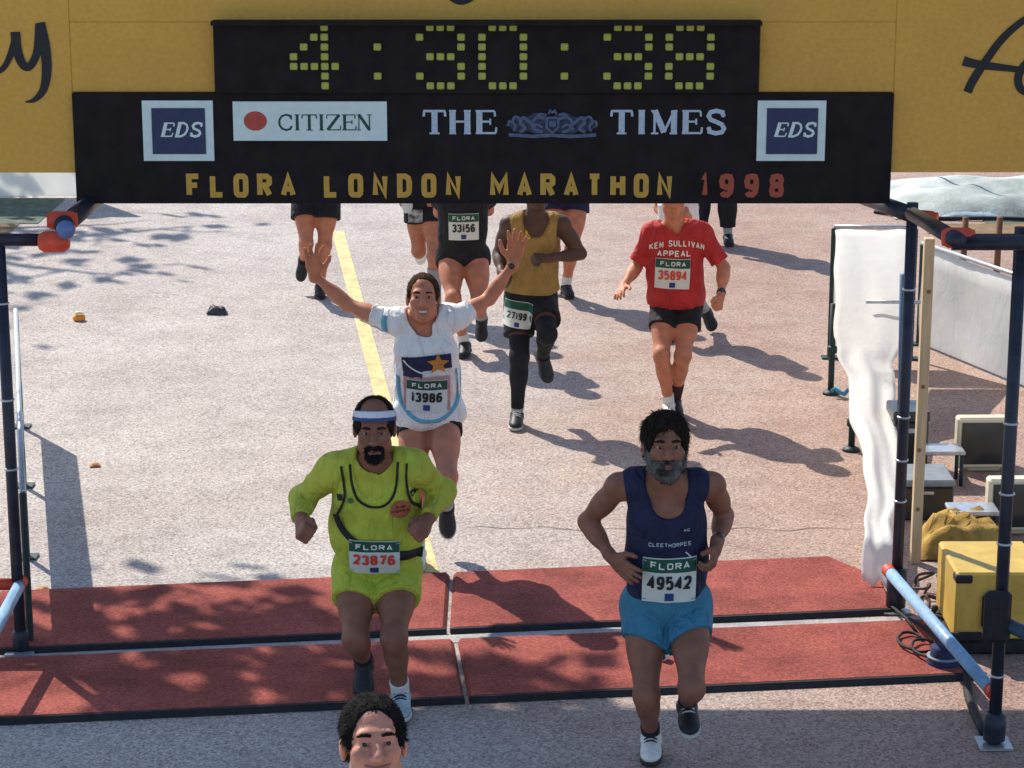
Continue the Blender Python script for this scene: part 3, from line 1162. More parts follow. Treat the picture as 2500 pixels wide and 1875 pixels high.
        F.cap(nk - self.up * .02, self.hp((0, .02, -.04)), .076 * self.hs * .95 + .005, k=.01, sub=True)
        if scoop:
            F.ell(nk + self.fw * .10 + self.up * .03, (.098, .12, .03 + scoop), self.RT, k=.015, sub=True)
        F.cut(J['pel'] + self.up * hem, -self.up)
        if wave:
            F.rough(wave, fold, seed, (1.2, 1.2, .55))
            F.rough(wave * .4, fold * 2.6, seed + 9, (1, 1, .8))
        o = surf_obj(name, F, self.h, m, self.o)
        return o, F

    def shorts(self, m, length=.42, inf=.018, flare=.022, top=.09, name="shorts", wave=.003, seed=4, hem_tilt=0.0):
        J, g = self.J, self.g
        F = Field()
        hw = np.linalg.norm(J['hiR'] - J['hiL']) / 2
        F.ell(J['pel'] + self.up * .01, (max(.15 * g, hw + .07) + inf, .108 * g + inf, .125 + inf), self.RT, k=.04)
        for s in 'LR':
            F.ell(J['hi' + s] - self.fw * .035, (.085 * g + inf, .095 * g + inf, .10 + inf), self.RT, k=.04)
            hi, kn = J['hi' + s], J['kn' + s]
            d = nrm(kn - hi)
            L = np.linalg.norm(kn - hi)
            e = hi + d * L * length
            sg = -1 if s == 'L' else 1
            pn = nrm(d + self.hx * sg * -hem_tilt)
            F.cap(hi, e + d * .05, .086 * g * self.leg + inf, (.084 - .03 * length) * g * self.leg + inf + flare, k=.012, planes=[(e, pn)])
        F.cut(J['pel'] + self.up * top, self.up)
        if wave:
            F.rough(wave, 20, seed, (1.2, 1.2, .5))
        return surf_obj(name, F, self.h, m, self.o), F

    def legwear(self, name, m, side, a=.0, b=1.0, inf=.006, r=None):
        """tights, sock or bandage on one shank (a..b along it)"""
        J = self.J
        kn, an = J['kn' + side], J['an' + side]
        sk = an - kn
        F = Field()
        lg = self.leg
        pl = [(kn + sk * a, -nrm(sk)), (kn + sk * b, nrm(sk))]
        fwk = nrm(np.cross(self.hx, nrm(sk)))
        if fwk @ nrm(J['to' + side] - an) < 0:
            fwk = -fwk
        F.cap(kn, an + sk * .08, .052 * lg + inf, .036 * lg + inf, k=.03)
        F.ell(kn + sk * .32 - fwk * .022, (.054 * lg + inf, .056 * lg + inf, .11 + inf), np.stack([*self._perp(sk), nrm(sk)], 1), k=.03)
        for p_, n_ in pl:
            F.cut(p_, n_)
        return surf_obj(name, F, max(.005, self.h * .8), m, self.o)

    def tights(self, m, side, b=.95):
        J = self.J
        hi, kn, an, g, lg = J['hi' + side], J['kn' + side], J['an' + side], self.g, self.leg
        F = Field()
        th, sk = kn - hi, an - kn
        F.cap(hi, kn, .09 * g * lg, .062 * lg, k=.04)
        F.ell(kn, (.063 * lg, .065 * lg, .065), k=.02)
        F.cap(kn, kn + sk * b, .06 * lg, .044 * lg, k=.03)
        fwk = nrm(np.cross(self.hx, nrm(sk)))
        if fwk @ nrm(J['to' + side] - an) < 0:
            fwk = -fwk
        F.ell(kn + sk * .32 - fwk * .022, (.06 * lg, .062 * lg, .11), np.stack([*self._perp(sk), nrm(sk)], 1), k=.03)
        return surf_obj("tights", F, self.h, m, self.o)

    def shoe(self, side, m, sole, sock=None, sock_len=.72, lace=None):
        J = self.J
        an, to, kn = J['an' + side], J['to' + side], J['kn' + side]
        f0 = nrm(to - an)
        u0 = nrm(kn - an)
        u0 = nrm(u0 - f0 * (u0 @ f0))
        c, s_ = math.cos(.31), math.sin(.31)
        f = f0 * c + u0 * s_
        u = u0 * c - f0 * s_
        x = np.cross(f, u)
        R = np.stack([x, f, u], 1)
        P = lambda a, b, z: an + x * a + f * b + u * z
        F = Field()
        F.ell(P(0, -.022, -.035), (.038, .05, .045), R, k=.03)
        F.ell(P(0, .045, -.042), (.041, .09, .038), R, k=.03)
        F.ell(P(0, .115, -.050), (.046, .065, .028), R, k=.03)
        F.cap(P(0, -.004, -.02), P(0, .0, .014), .043, .045, k=.025)
        F.cap(P(0, .03, -.012), P(0, .075, -.035), .034, .030, k=.03)
        F.cut(P(0, 0, .0), u + f * -.35)
        F.cut(P(0, 0, -.066), -u)
        hh = max(.005, self.h * .8)
        so = surf_obj("shoe", F, hh, m, self.o)
        G = Field()
        G.ell(P(0, -.022, -.07), (.042, .056, .03), R, k=.03)
        G.ell(P(0, .05, -.07), (.040, .09, .026), R, k=.03)
        G.ell(P(0, .115, -.07), (.050, .070, .026), R, k=.03)
        G.cut(P(0, 0, -.062), u)
        G.cut(P(0, 0, -.083), -u)
        surf_obj("sole", G, hh, sole, so)
        if lace is not None:
            mb = MB()
            for i in range(4):
                b = .03 + .017 * i
                z = .0305 - .0090 * i
                mb.path([P(-.027, b, z - .013), P(-.012, b + .003, z - .001), P(.012, b + .003, z - .001), P(.027, b, z - .013)], .0048, 6)
            for sg in (-1, 1):
                mb.path([P(sg * .044, .045, -.064), P(sg * .041, .075, -.045), P(sg * .026, .085, -.022)], .0055, 6)
            mb.build("laces", lace, so, True)
        if sock is not None:
            self.legwear("sock", sock, side, sock_len, 1.06, .005)
        return so


def skin(name, col):
    return mat(name, col, 0.55, 0.16, 16, 0.15, 130, spec=0.3, sss=0.12)


# ------------------------------------------------------------------ ground
def sheet(name, pts, z, m, kind='structure'):
    o = mesh_obj(name, [(x, y, z) for x, y in pts], [tuple(range(len(pts)))], m)
    tag(o, kind=kind)
    return o


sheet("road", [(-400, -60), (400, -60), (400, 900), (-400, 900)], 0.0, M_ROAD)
sheet("centre_line", [(-1.765, 22.6), (-1.645, 22.6), (-.40, 12.25), (-.505, 12.25)], .004, M_YELLOWPAINT)
sheet("finish_line", [(-3.2, 10.84), (2.28, 11.43), (2.28, 11.565), (-3.2, 10.97)], .004, M_WHITEPAINT)
# verge and bare earth beyond the course, left and right
for sx_ in (-1, 1):
    sheet("grass_verge", [(sx_ * 4.72, 23.0), (sx_ * 14, 23.0), (sx_ * 14, 24.5), (sx_ * 4.72, 24.5)][::sx_], .006, M_GRASS)
    sheet("earth_strip", [(sx_ * (4.9 if sx_ < 0 else 4.05), 22.45), (sx_ * 14, 22.45), (sx_ * 14, 23.0), (sx_ * (4.9 if sx_ < 0 else 4.05), 23.0)][::sx_], .005, M_EARTH)
# a crack across the asphalt
cr = MB()
pts = [(-.3 + i * .12, 13.05 + .03 * math.sin(i * 1.9) + .02 * math.sin(i * .7)) for i in range(20)]
vs, fs = stroke_quads(pts, [.003 + .005 * abs(math.sin(i * 2.3)) for i in range(20)])
cr.add([(v[0], v[1], .003) for v in vs], fs)
tag(cr.build("road_crack", mat("crack_dirt", (0.10, 0.075, 0.065), 0.95, 0.2)), kind='structure')

# ------------------------------------------------------------------ timing mats
def timing_mat(poly, label):
    """poly: back-left, back-right (corners cut), front-right, front-left"""
    t = empty("timing_mat", (0, 0, 0))
    tag(t, label, "mat", "red timing mats across the finish")
    n = len(poly)
    c = np.mean(poly, 0)
    inner = [tuple(c + (np.array(p) - c) * .985) for p in poly]
    vs = [(x, y, .006) for x, y in poly] + [(x, y, .030) for x, y in inner]
    fs = [tuple(range(n, 2 * n))] + [(i, (i + 1) % n, n + (i + 1) % n, n + i) for i in range(n)]
    # fine grid on top so the pile waves a little
    mesh_obj("pile", vs, fs, M_CARPET, t)
    a, b = np.array(poly[-1]), np.array(poly[-2])
    d = (b - a) / np.linalg.norm(b - a)
    nn = np.array([d[1], -d[0]])
    e = MB()
    p0, p1 = a + nn * .002, b + nn * .002
    e.add([(*p0, .004), (*p1, .004), (*(p1 + nn * .035), .004), (*(p0 + nn * .035), .004),
           (*p0, .030), (*p1, .030), (*(p1 + nn * .012), .028), (*(p0 + nn * .012), .028)],
          [(4, 7, 6, 5), (7, 3, 2, 6), (0, 4, 5, 1), (0, 3, 7, 4), (1, 5, 6, 2), (0, 1, 2, 3)])
    e.build("edge_strip", M_BLACK, t)
    return t


def lerp(a, b, t):
    return (a[0] + (b[0] - a[0]) * t, a[1] + (b[1] - a[1]) * t)


RB, RF = ((-2.75, 11.87), (1.99, 12.49)), ((-2.75, 10.985), (2.0, 11.60))
FB, FF = ((-2.75, 10.855), (2.16, 11.435)), ((-2.75, 10.06), (2.30, 10.68))
timing_mat([RB[0], lerp(*RB, .508), lerp(*RF, .508), RF[0]], "red timing mat of the far row, left half, with tree shade on it")
timing_mat([lerp(*RB, .512), lerp(*RB, .955), lerp((2.02, 12.49), RF[1], .45), RF[1], lerp(*RF, .512)], "red timing mat of the far row, right half, with a cut corner")
timing_mat([FB[0], lerp(*FB, .500), lerp(*FF, .500), FF[0]], "red timing mat of the near row, left half, mostly in shade")
timing_mat([lerp(*FB, .504), FB[1], FF[1], lerp(*FF, .504)], "red timing mat of the near row, right half, under the man in blue shorts")

# ------------------------------------------------------------------ finish gantry of tubes
gantry = empty("finish_gantry", (0, 0, 0))
tag(gantry, "dark tube scaffold of posts and rails with red clamps that carries the finish board", "scaffold")


def post(x, y, z1, r=.029, base=.072, pad=None):
    p = MB().tube((x, y, .012), (x, y, z1), r, n=16).build("post", M_NAVY_TUBE, gantry, True)
    b = MB()
    b.box((x - base, y - base, .004), (x + base, y + base, .014))
    b.build("base_plate", M_STEEL, p)
    if pad:
        MB().lathe((x, y, pad[0]), (0, 0, 1), [(0, r + .004), (.01, pad[2]), (pad[1] - pad[0] - .01, pad[2]), (pad[1] - pad[0], r + .004)], 16).build("sleeve", M_NAVY_TUBE, p, True)
    return p


def tie(x, y, z, r=.031, parent=gantry):
    MB().lathe((x, y, z), (0, 0, 1), [(0, r), (.003, r + .004), (.009, r + .004), (.012, r)], 12).build("cable_tie", M_STEEL, parent, True)


def clamp(c, axis, L=.13, r=.055):
    L, r = L * .85, r * .85
    c = Vector(c)
    a = Vector(axis).normalized()
    MB().lathe(c - a * L / 2, a, [(0, .034), (.008, r * .8), (.025, r), (L - .025, r), (L - .008, r * .8), (L, .034)], 18).build("clamp", M_RED_CLAMP, gantry, True)


post(2.013, 11.63, 2.17, .029, .07, (.02, .24, .052))
post(2.172, 9.846, 2.37, .029, .075, (.02, .16, .05))
post(-2.452, 11.02, 2.07, .029, .07, (.02, .12, .04))
post(-2.60, 9.25, 2.37, .029, .075)
# depth rails, cross rails
MB().tube((1.86, 9.62, 2.355), (2.005, 11.60, 2.12), .036, n=16).build("rail", M_NAVY_TUBE, gantry, True)
MB().tube((2.012, 11.66, 2.105), (1.93, 12.75, 2.01), .042, n=16).build("rail", M_NAVY_TUBE, gantry, True)
MB().tube((1.87, 9.80, 2.315), (3.6, 9.80, 2.315), .036, n=16).build("rail", M_NAVY_TUBE, gantry, True)
MB().tube((-2.14, 11.02, 2.165), (-2.25, 12.75, 2.03), .046, n=16).build("rail", M_NAVY_TUBE, gantry, True)
MB().tube((-4.2, 11.02, 2.095), (-2.17, 11.02, 2.095), .031, n=16).build("rail", M_NAVY_TUBE, gantry, True)
MB().lathe((-2.115, 10.955, 2.158), (0, -1, 0), [(0, .045), (.02, .045), (.034, .03), (.04, .004)], 16).build("tube_end", mat("blue_cap", (0.10, 0.16, 0.34), 0.3, 0.1), gantry, True)
clamp((-2.16, 11.10, 2.175), (1, .15, 0), .17, .052)
clamp((-2.185, 11.0, 2.09), (1, 0, .03), .17, .060)
clamp((2.06, 11.50, 2.115), (1, -.5, 0), .13, .045)
clamp((1.90, 9.82, 2.33), (1, 0, 0), .16, .052)
# low rails with red ends
for a, b, r in (((1.968, 11.55, .235), (2.160, 9.90, .245), .031), ((-2.44, 11.0, .36), (-2.43, 9.4, .30), .030)):
    MB().tube(a, b, r, n=14).build("low_rail", M_BLUE_TUBE, gantry, True)
    for p, q in ((a, b), (b, a)):
        d = (Vector(q) - Vector(p)).normalized()
        clamp(Vector(p) - d * .03, d, .075, .040)
MB().tube((2.172, 9.82, .60), (2.75, 9.42, .42), .032, n=14).build("side_rail", mat("dull_blue_tube", (.06, .10, .14), .5, .2), gantry, True)
MB().tube((-2.452, 11.02, .36), (-3.4, 11.02, .36), .03, n=14).build("side_rail", M_RED_CLAMP, gantry, True)
pad = MB()
pad.box((2.085, 9.765, .515), (2.205, 9.815, .755), .018)
pad.build("black_pad", M_BLACK, gantry)
for (x, y, zs) in ((2.013, 11.63, (1.72, 1.05, .82, .6)), (2.172, 9.846, (1.5, 1.18, .95, .33)), (-2.452, 11.02, (1.78, 1.3, .95))):
    for z in zs:
        tie(x, y, z)

# ------------------------------------------------------------------ boards over the finish, all on one upright plane
YB = 12.05


def bd(u, v):
    """fascia drawing units (u across from the middle, v down from the top of the clock) in metres"""
    return (u * .00239, 3.138 - v * .002375)


def board(name, rects, y0, y1, m, label, cat, group=None):
    o = empty(name, (0, y0, 0))
    tag(o, label, cat, group)
    for (u0, v0, u1, v1) in rects:
        x0, z1 = bd(u0, v0)
        x1, z0 = bd(u1, v1)
        b = MB()
        b.box((x0, 0, z0), (x1, y1 - y0, z1), .004)
        b.build("panel", m, o)
    return o


# yellow boards: two wings and the middle piece above and beside the clock
lw = board("fascia_board", [(-2100, -980, -946.2, 372)], YB, YB + .05, M_YELLOW, "yellow board left of the clock with the dark handwritten letter y", "sign board", "yellow boards above the finish")
rw = board("fascia_board", [(821.2, -980, 2000, 371)], YB, YB + .05, M_YELLOW, "yellow board right of the clock with dark handwritten letters fo", "sign board", "yellow boards above the finish")
mw = board("fascia_board", [(-946, -980, 821, 45), (-946, 45.1, -638, 196), (530, 45.1, 821, 196)], YB, YB + .05, M_YELLOW, "plain yellow board framing the clock above and on both sides", "sign board", "yellow boards above the finish")


def script(pts, wds, y, name, parent):
    s = smooth_pts(pts, 7)
    w_ = []
    for i in range(len(pts) - 1):
        w_ += [wds[i] + (wds[i + 1] - wds[i]) * k / 7 for k in range(7)]
    w_.append(wds[-1])
    vs, fs = stroke_quads([bd(a, b) for a, b in s], w_)
    mb = MB().add([(v[0], y, v[1]) for v in vs], fs)
    return mb.build(name, M_INK, parent)


# 'y' at the left edge, 'fo' at the right edge, foot of a letter at the top
script([(-1190, 40), (-1170, 120), (-1140, 150), (-1106, 152), (-1085, 135), (-1065, 90), (-1062, 68)], [.03, .04, .035, .025, .03, .04, .05], -.004, "lettering", lw)
script([(-1062, 66), (-1060, 105), (-1050, 135), (-1035, 140), (-1018, 110), (-1008, 50)], [.05, .05, .045, .04, .04, .05], -.0046, "lettering", lw)
script([(-1008, 46), (-1000, 100), (-999, 150), (-1008, 190), (-1028, 212), (-1048, 217)], [.05, .055, .05, .04, .025, .006], -.0052, "lettering", lw)
script([(1130, 30), (1095, 40), (1050, 80), (1015, 130), (990, 172), (980, 196)], [.03, .035, .04, .042, .045, .045], -.004, "lettering", rw)
script([(968, 128), (990, 134), (1030, 140), (1090, 147)], [.05, .045, .04, .03], -.0046, "lettering", rw)
script([(1130, 120), (1105, 132), (1088, 160), (1094, 188), (1120, 195), (1150, 170), (1152, 130), (1130, 120)], [.035, .04, .042, .04, .04, .035, .03, .035], -.0052, "lettering", rw)
script([(-140, -60), (-142, -28), (-120, -3), (-96, -3), (-72, -25), (-76, -60)], [.04] * 6, -.004, "lettering", mw)

# black sponsor board
sb = board("sponsor_board", [(-945.8, 197, 820.8, 438)], YB - .03, YB + .07, M_BOARD, "long black board under the clock with sponsor logos and the race name", "sign board")
for u0, u1 in ((-795, -643), (528, 675)):
    x0, z1 = bd(u0, 212)
    x1, z0 = bd(u1, 343)
    lg = MB()
    lg.box((x0, -.014, z0), (x1, -.001, z1))
    lo_ = lg.build("logo_panel", M_PALE, sb)
    q0, q1 = bd(u0 + 20, 228), bd(u1 - 17, 328)
    MB().box((q0[0], -.018, q1[1]), (q1[0], -.0142, q0[1])).build("blue_square", M_EDSBLUE, lo_)
    c_ = ((q0[0] + q1[0]) / 2 + .018, (q0[1] + q1[1]) / 2 + .008)
    mb = MB()
    for vs, fs, li in text2d("EDS", .062, .072, .018, .012, serif=True, slant=.28):
        mb.add([(c_[0] + v[0], -.0188 - li * .0008 - i * .00004, c_[1] + v[1]) for i, v in enumerate(vs)], fs)
    mb.build("lettering", M_PALE, lo_)
x0, z1 = bd(-600, 214)
x1, z0 = bd(-269, 299)
cz_ = MB()
cz_.box((x0, -.014, z0), (x1, -.001, z1))
czo = cz_.build("logo_panel", M_PALE, sb)
dx, dz = bd(-552, 256)
mb = MB()
nn_ = 32
mb.add([(dx + .060 * math.cos(2 * math.pi * k / nn_), -.0148, dz + .050 * math.sin(2 * math.pi * k / nn_)) for k in range(nn_)], [tuple(range(nn_))])
mb.build("red_dot", M_REDDOT, czo)
c_ = bd(-403, 259)
flat_text("lettering", "CITIZEN", c_[0], c_[1], -.0146, M_GREENINK, czo, .0755, .082, .0155, .0035, serif=True)
for s_, u_, wd in (("THE", -112, .112), ("TIMES", 338, .108)):
    c_ = bd(u_, 259)
    flat_text("lettering", s_, c_[0], c_[1], -.002, M_SILVER, sb, wd, .121, .031, .019, serif=True)
# coat of arms between the two words: shield, crown and two supporters with curled tails
cst = []
cu, cv = bd(87, 262)
for sg in (-1, 1):
    for (pp, wd) in ([[(.03, .02), (.07, .035), (.10, .01), (.09, -.03), (.05, -.045)], .016],
                     [[(.09, -.02), (.12, .01), (.15, .03), (.165, .005), (.14, -.025), (.17, -.045)], .017],
                     [[(.16, .02), (.19, .035), (.205, .01), (.19, -.015), (.20, -.04)], .013],
                     [[(.20, .0), (.222, .012), (.228, -.012)], .012],
                     [[(.05, -.02), (.08, -.005), (.11, -.03)], .012],
                     [[(.03, .045), (.06, .05), (.08, .042)], .011]):
        cst.append(([(cu + sg * a, cv + b) for a, b in smooth_pts(pp, 4)], wd))
    cst.append(([(cu + sg * .225, cv - .058), (cu + sg * .1, cv - .066), (cu, cv - .06)], .018))
cst.append(([(cu + a, cv + b) for a, b in [(-.028, .03), (-.03, -.02), (0, -.048), (.03, -.02), (.028, .03), (-.028, .03)]], .012))
cst.append(([(cu + a, cv + b) for a, b in [(-.02, .05), (-.012, .068), (0, .058), (.012, .068), (.02, .05)]], .011))
cst.append(([(cu - .018, cv), (cu + .018, cv)], .03))
lobes = [(cu + (.236 + .008 * math.sin(a * 14)) * math.cos(a), cv - .004 + (.052 + .012 * math.sin(a * 10 + 1)) * math.sin(a)) for a in [2 * math.pi * k / 64 for k in range(64)]]
mesh_obj("coat_of_arms_ground", [(x, -.0012, z) for x, z in lobes], [tuple(range(64))], mat("dark_blue_ground_print", (.040, .050, .085), .8, .5, 45), sb)
flat_strokes("coat_of_arms", cst, -.002, M_CREST, sb)
for s_, u0, u1, mm in (("FLORA", -706, -469, M_GOLD), ("LONDON", -408, -111, M_GOLD), ("MARATHON", -48, 347, M_GOLD), ("1998", 409, 590, M_RUST)):
    c_ = bd((u0 + u1) / 2, 398)
    tot = (u1 - u0) * .00239
    n_ = len(s_)
    k_ = sum(1.25 if c == 'M' else (.55 if c == '1' else 1.0) for c in s_)
    cw_ = .078
    gp_ = (tot - cw_ * k_) / (n_ - 1)
    flat_text("lettering", s_, c_[0], c_[1], -.002, mm, sb, cw_, .126, .029, gp_)

# race clock: dark housing with dot-matrix numerals
ck = board("race_clock", [(-636, 45, 528, 196)], YB - .06, YB + .09, M_BOARD, "black dot matrix race clock showing 4:30:38", "clock")
mb = MB()
zt = bd(0, 45)[1]
mb.box((bd(-636, 0)[0], -.10, zt - .004), (bd(528, 0)[0], .0, zt + .018), .003)
mb.build("sun_hood", M_BOARD, ck)
DM = {'4': ["00010", "00110", "01010", "10010", "11111", "00010", "00010"], '3': ["01110", "10001", "00001", "01110", "00001", "10001", "01110"],
      '0': ["01110", "10001", "10001", "10001", "10001", "10001", "01110"], '8': ["01110", "10001", "10001", "01110", "10001", "10001", "01110"],
      ':': ["0", "0", "1", "0", "0", "1", "0"]}
dotm = None
for ch, u0 in (('4', -466), (':', -287), ('3', -197), ('0', -64), (':', 112), ('3', 203), ('8', 335)):
    for r_, row in enumerate(DM[ch]):
        for c__, bit in enumerate(row):
            if bit != '1':
                continue
            x_, z_ = bd(u0 + c__ * 22.1, 54 + r_ * 20.8)
            if dotm is None:
                dd = MB()
                dd.box((-.0195, -.006, -.018), (.0195, 0, .018), .005)
                do = dd.build("dot", M_DOT, ck)
                dotm = do.data
            else:
                do = bpy.data.objects.new("dot", dotm)
                COL.objects.link(do)
                do.parent = ck
            do.location = (x_, -.001, z_)

# ------------------------------------------------------------------ left side: low white hoarding, roadside screens
def hoarding(a, b, z0, z1, m, label, cat="barrier", group=None, feet=True, sag=.01, name="crowd_barrier", seed=0, segs=14, thick=.012, feetm=None):
    """banner cloth stretched on a tube frame between two ground points"""
    o = empty(name, (a[0], a[1], 0))
    tag(o, label, cat, group)
    A, B = Vector((0, 0, 0)), Vector((b[0] - a[0], b[1] - a[1], 0))
    L = B.length
    d = B / L
    nrm_ = Vector((-d.y, d.x, 0))
    r_ = random.Random(seed)
    ph = r_.random() * 6
    vs, fs = [], []
    nz = 5
    for side in (0, 1):
        for j in range(nz + 1):
            for i in range(segs + 1):
                t, u = i / segs, j / nz
                wv = sag * (math.sin(t * L * 3.1 + ph + u * 2) + .6 * math.sin(t * L * 7.3 + ph * 2)) * math.sin(math.pi * min(1, u * 1.1))
                p = A + B * t + nrm_ * (wv + (thick if side else 0))
                vs.append((p.x, p.y, z0 + (z1 - z0) * u - .02 * math.sin(math.pi * t) * u))
    k = (segs + 1) * (nz + 1)
    for j in range(nz):
        for i in range(segs):
            q = j * (segs + 1) + i
            fs.append((q, q + 1, q + segs + 2, q + segs + 1))
            fs.append((k + q + segs + 1, k + q + segs + 2, k + q + 1, k + q))
    for i in range(segs):
        q = nz * (segs + 1) + i
        fs.append((q, q + 1, k + q + 1, k + q))
    mesh_obj("banner", vs, fs, m, o, True)
    fr = MB()
    fr.tube((0, 0, z1 + .012), (B.x, B.y, z1 + .012), .016, n=10)
    fr.build("top_rail", M_STEEL, o, True)
    if feet:
        nf = max(2, int(L / 1.3) + 1)
        for i in range(nf):
            p = A + B * (i / (nf - 1))
            f_ = MB().tube((p.x, p.y, .012), (p.x, p.y, z1), .018, n=10)
            f_.box((p.x - .06, p.y - .05, .003), (p.x + .06, p.y + .05, .014))
            f_.build("leg", feetm or M_GREENFOOT, o)
    return o


hoarding((-3.32, 15.30), (-2.425, 11.12), .30, .80, mat("dense_white_banner", (0.80, 0.80, 0.76), 0.75, 0.05, 4, 0.1, 40, trans=0.12), "low white hoarding behind the left dark post, shading the road", seed=2, sag=.006)
hoarding((-10.5, 24.55), (-4.55, 24.55), .02, 1.3, M_HOARD, "white roadside screen beyond the green verge, far left", cat="screen", feet=True, seed=3, sag=.03, name="roadside_screen", segs=26)
# tarpaulin heaped at the far right with cables across it
def heap(name, c, rx, ry, hz, m, label, cat, seed, n=26, rough=.35):
    r_ = np.random.default_rng(seed)
    ws = [(r_.normal(size=2) * (2 + 5 * r_.random()), r_.random() * 6.28, r_.random()) for _ in range(9)]
    vs, fs = [], []
    for j in range(n + 1):
        for i in range(n + 1):
            u, v = i / n * 2 - 1, j / n * 2 - 1
            e = max(0, 1 - abs(u) ** 4) * max(0, 1 - abs(v) ** 4)
            f_ = sum(math.sin(float(w_ @ np.array((u, v))) * 2 + p_) * a_ for w_, p_, a_ in ws) / 4.5
            vs.append((u * rx, v * ry, .01 + hz * e * (.75 + rough * f_)))
    for j in range(n):
        for i in range(n):
            q = j * (n + 1) + i
            fs.append((q, q + 1, q + n + 2, q + n + 1))
    o = mesh_obj(name, vs, fs, m, None, True, c)
    return tag(o, label, cat)


heap("tarpaulin", (5.35, 24.35, 0), 1.5, 1.1, .26, mat("pale_tarpaulin", (0.40, 0.44, 0.40), 0.6, 0.40, 2.2, 0.2, 12, fold=.15), "pale crumpled tarpaulin on the verge beyond the right tubes", "tarpaulin", 5)
heap("blue_cover", (4.62, 23.35, 0), .34, .12, .07, mat("pale_blue_cover", (0.30, 0.38, 0.41), 0.6, 0.2, 8, 0.2, 40), "small flat pale blue cover on the verge in front of the tarpaulin", "cover", 8, 12)
cb = MB()
cb.path(smooth_pts([(4.25, 25.4, .55), (4.45, 24.8, .42), (4.75, 24.1, .40), (5.1, 23.9, .40), (5.6, 24.2, .36)], 6), .016, 8)
tag(cb.build("cable", M_BLACK, None, True), "dark cable lying across the pale tarpaulin", "cable")
tag(MB().path(smooth_pts([(3.7, 23.6, .02), (3.95, 23.35, .03), (4.3, 23.2, .02), (4.9, 23.15, .03), (5.6, 23.05, .02)], 6), .02, 8).build("cable", M_BLACK, None, True), "dark cable along the foot of the pale tarpaulin", "cable")

# ------------------------------------------------------------------ right side: sheeted barriers and timing kit
hoarding((2.41, 17.30), (3.02, 17.26), .42, 1.0, M_SHEET, "small barrier sheeted in white, square on to the runners", seed=4, sag=.008, segs=8)
hoarding((3.16, 17.75), (3.95, 15.70), .02, .79, M_HOARD, "long white banner barrier at the far right of the course", seed=6, sag=.02)
mb = MB().tube((2.46, 15.92, .735), (2.86, 15.90, .735), .013, n=10)
br = tag(mb.build("handle_bar", M_STEEL, None, True), "short grey bar across the white sheeted barrier", "bar")
# the long white sheet that trails from that barrier down to the near post
sec = [((2.41, 2.98), 17.22, 1.0), ((2.33, 2.88), 16.6, .865), ((2.26, 2.79), 16.05, .72), ((2.205, 2.70), 15.6, .565), ((2.195, 2.57), 15.35, .475), ((2.225, 2.54), 15.1, .43), ((2.14, 2.43), 14.3, .345),
       ((2.115, 2.345), 13.6, .30), ((2.055, 2.265), 13.0, .25), ((1.975, 2.15), 12.5, .235), ((1.90, 2.09), 12.08, .22), ((1.885, 2.06), 11.95, .06)]
vs, fs = [], []
NS, NU = len(sec), 12
dense = []
for i in range(NS - 1):
    for k in range(5):
        t = k / 5
        a, b = sec[i], sec[i + 1]
        dense.append(((a[0][0] + (b[0][0] - a[0][0]) * t, a[0][1] + (b[0][1] - a[0][1]) * t), a[1] + (b[1] - a[1]) * t, a[2] + (b[2] - a[2]) * t))
dense.append(sec[-1])
for i, ((xa, xb), y, z) in enumerate(dense):
    for k in range(NU + 1):
        u = k / NU
        fold = .016 * math.sin(u * 9 + i * .16) + .008 * math.sin(u * 17 - i * .25) + .012 * math.sin(i * .4 + u * 2)
        drop = .10 * (u - .2) ** 2 * (1 if i > 24 else .1)
        fold *= 1 if i > 18 else .35
        vs.append((xa + (xb - xa) * u + .008 * math.sin(i * .8), y + fold * .5, z + fold - drop))
nd = len(dense)
for i in range(nd - 1):
    for k in range(NU):
        q = i * (NU + 1) + k
        fs.append((q, q + NU + 1, q + NU + 2, q + 1))
o = mesh_obj("white_sheet", vs, fs, M_SHEET, None, True)
o.modifiers.new("thickness", 'SOLIDIFY').thickness = .004
tag(o, "long white sheet trailing from the far barrier down to the right post", "sheet")
# dark barrier feet standing along the sheet
for (x, y, hgt, lab) in ((2.275, 16.20, .66, "dark green barrier foot under the far end of the white sheet"),
                         (2.215, 14.72, .36, "dark green barrier foot half way along the white sheet")):
    f_ = empty("barrier_foot", (x, y, 0))
    tag(f_, lab, "barrier foot", "barrier feet along the white sheet")
    MB().tube((0, 0, .02), (0, 0, hgt), .022, n=12).build("stem", M_GREENFOOT, f_, True)
    MB().lathe((0, 0, hgt * .45), (0, 0, 1), [(0, .024), (.01, .036), (.05, .036), (.06, .024)], 12).build("collar", M_GREENFOOT, f_, True)
    MB().lathe((0, 0, .002), (0, 0, 1), [(0, .06), (.015, .055), (.03, .026)], 14).build("base", M_GREENFOOT, f_, True)
rp = MB()
rp.path([(2.27 + .028 * i, 16.10 - .008 * i + .02 * math.sin(i * 2), .05 + .018 * math.sin(i * 1.7)) for i in range(9)], .015, 8)
tag(rp.build("blue_rope", mat("bright_blue_rope", (0.05, 0.32, 0.50), 0.7, 0.3, 90, 0.3), None, True), "bright blue rope tied round the far barrier foot", "rope")
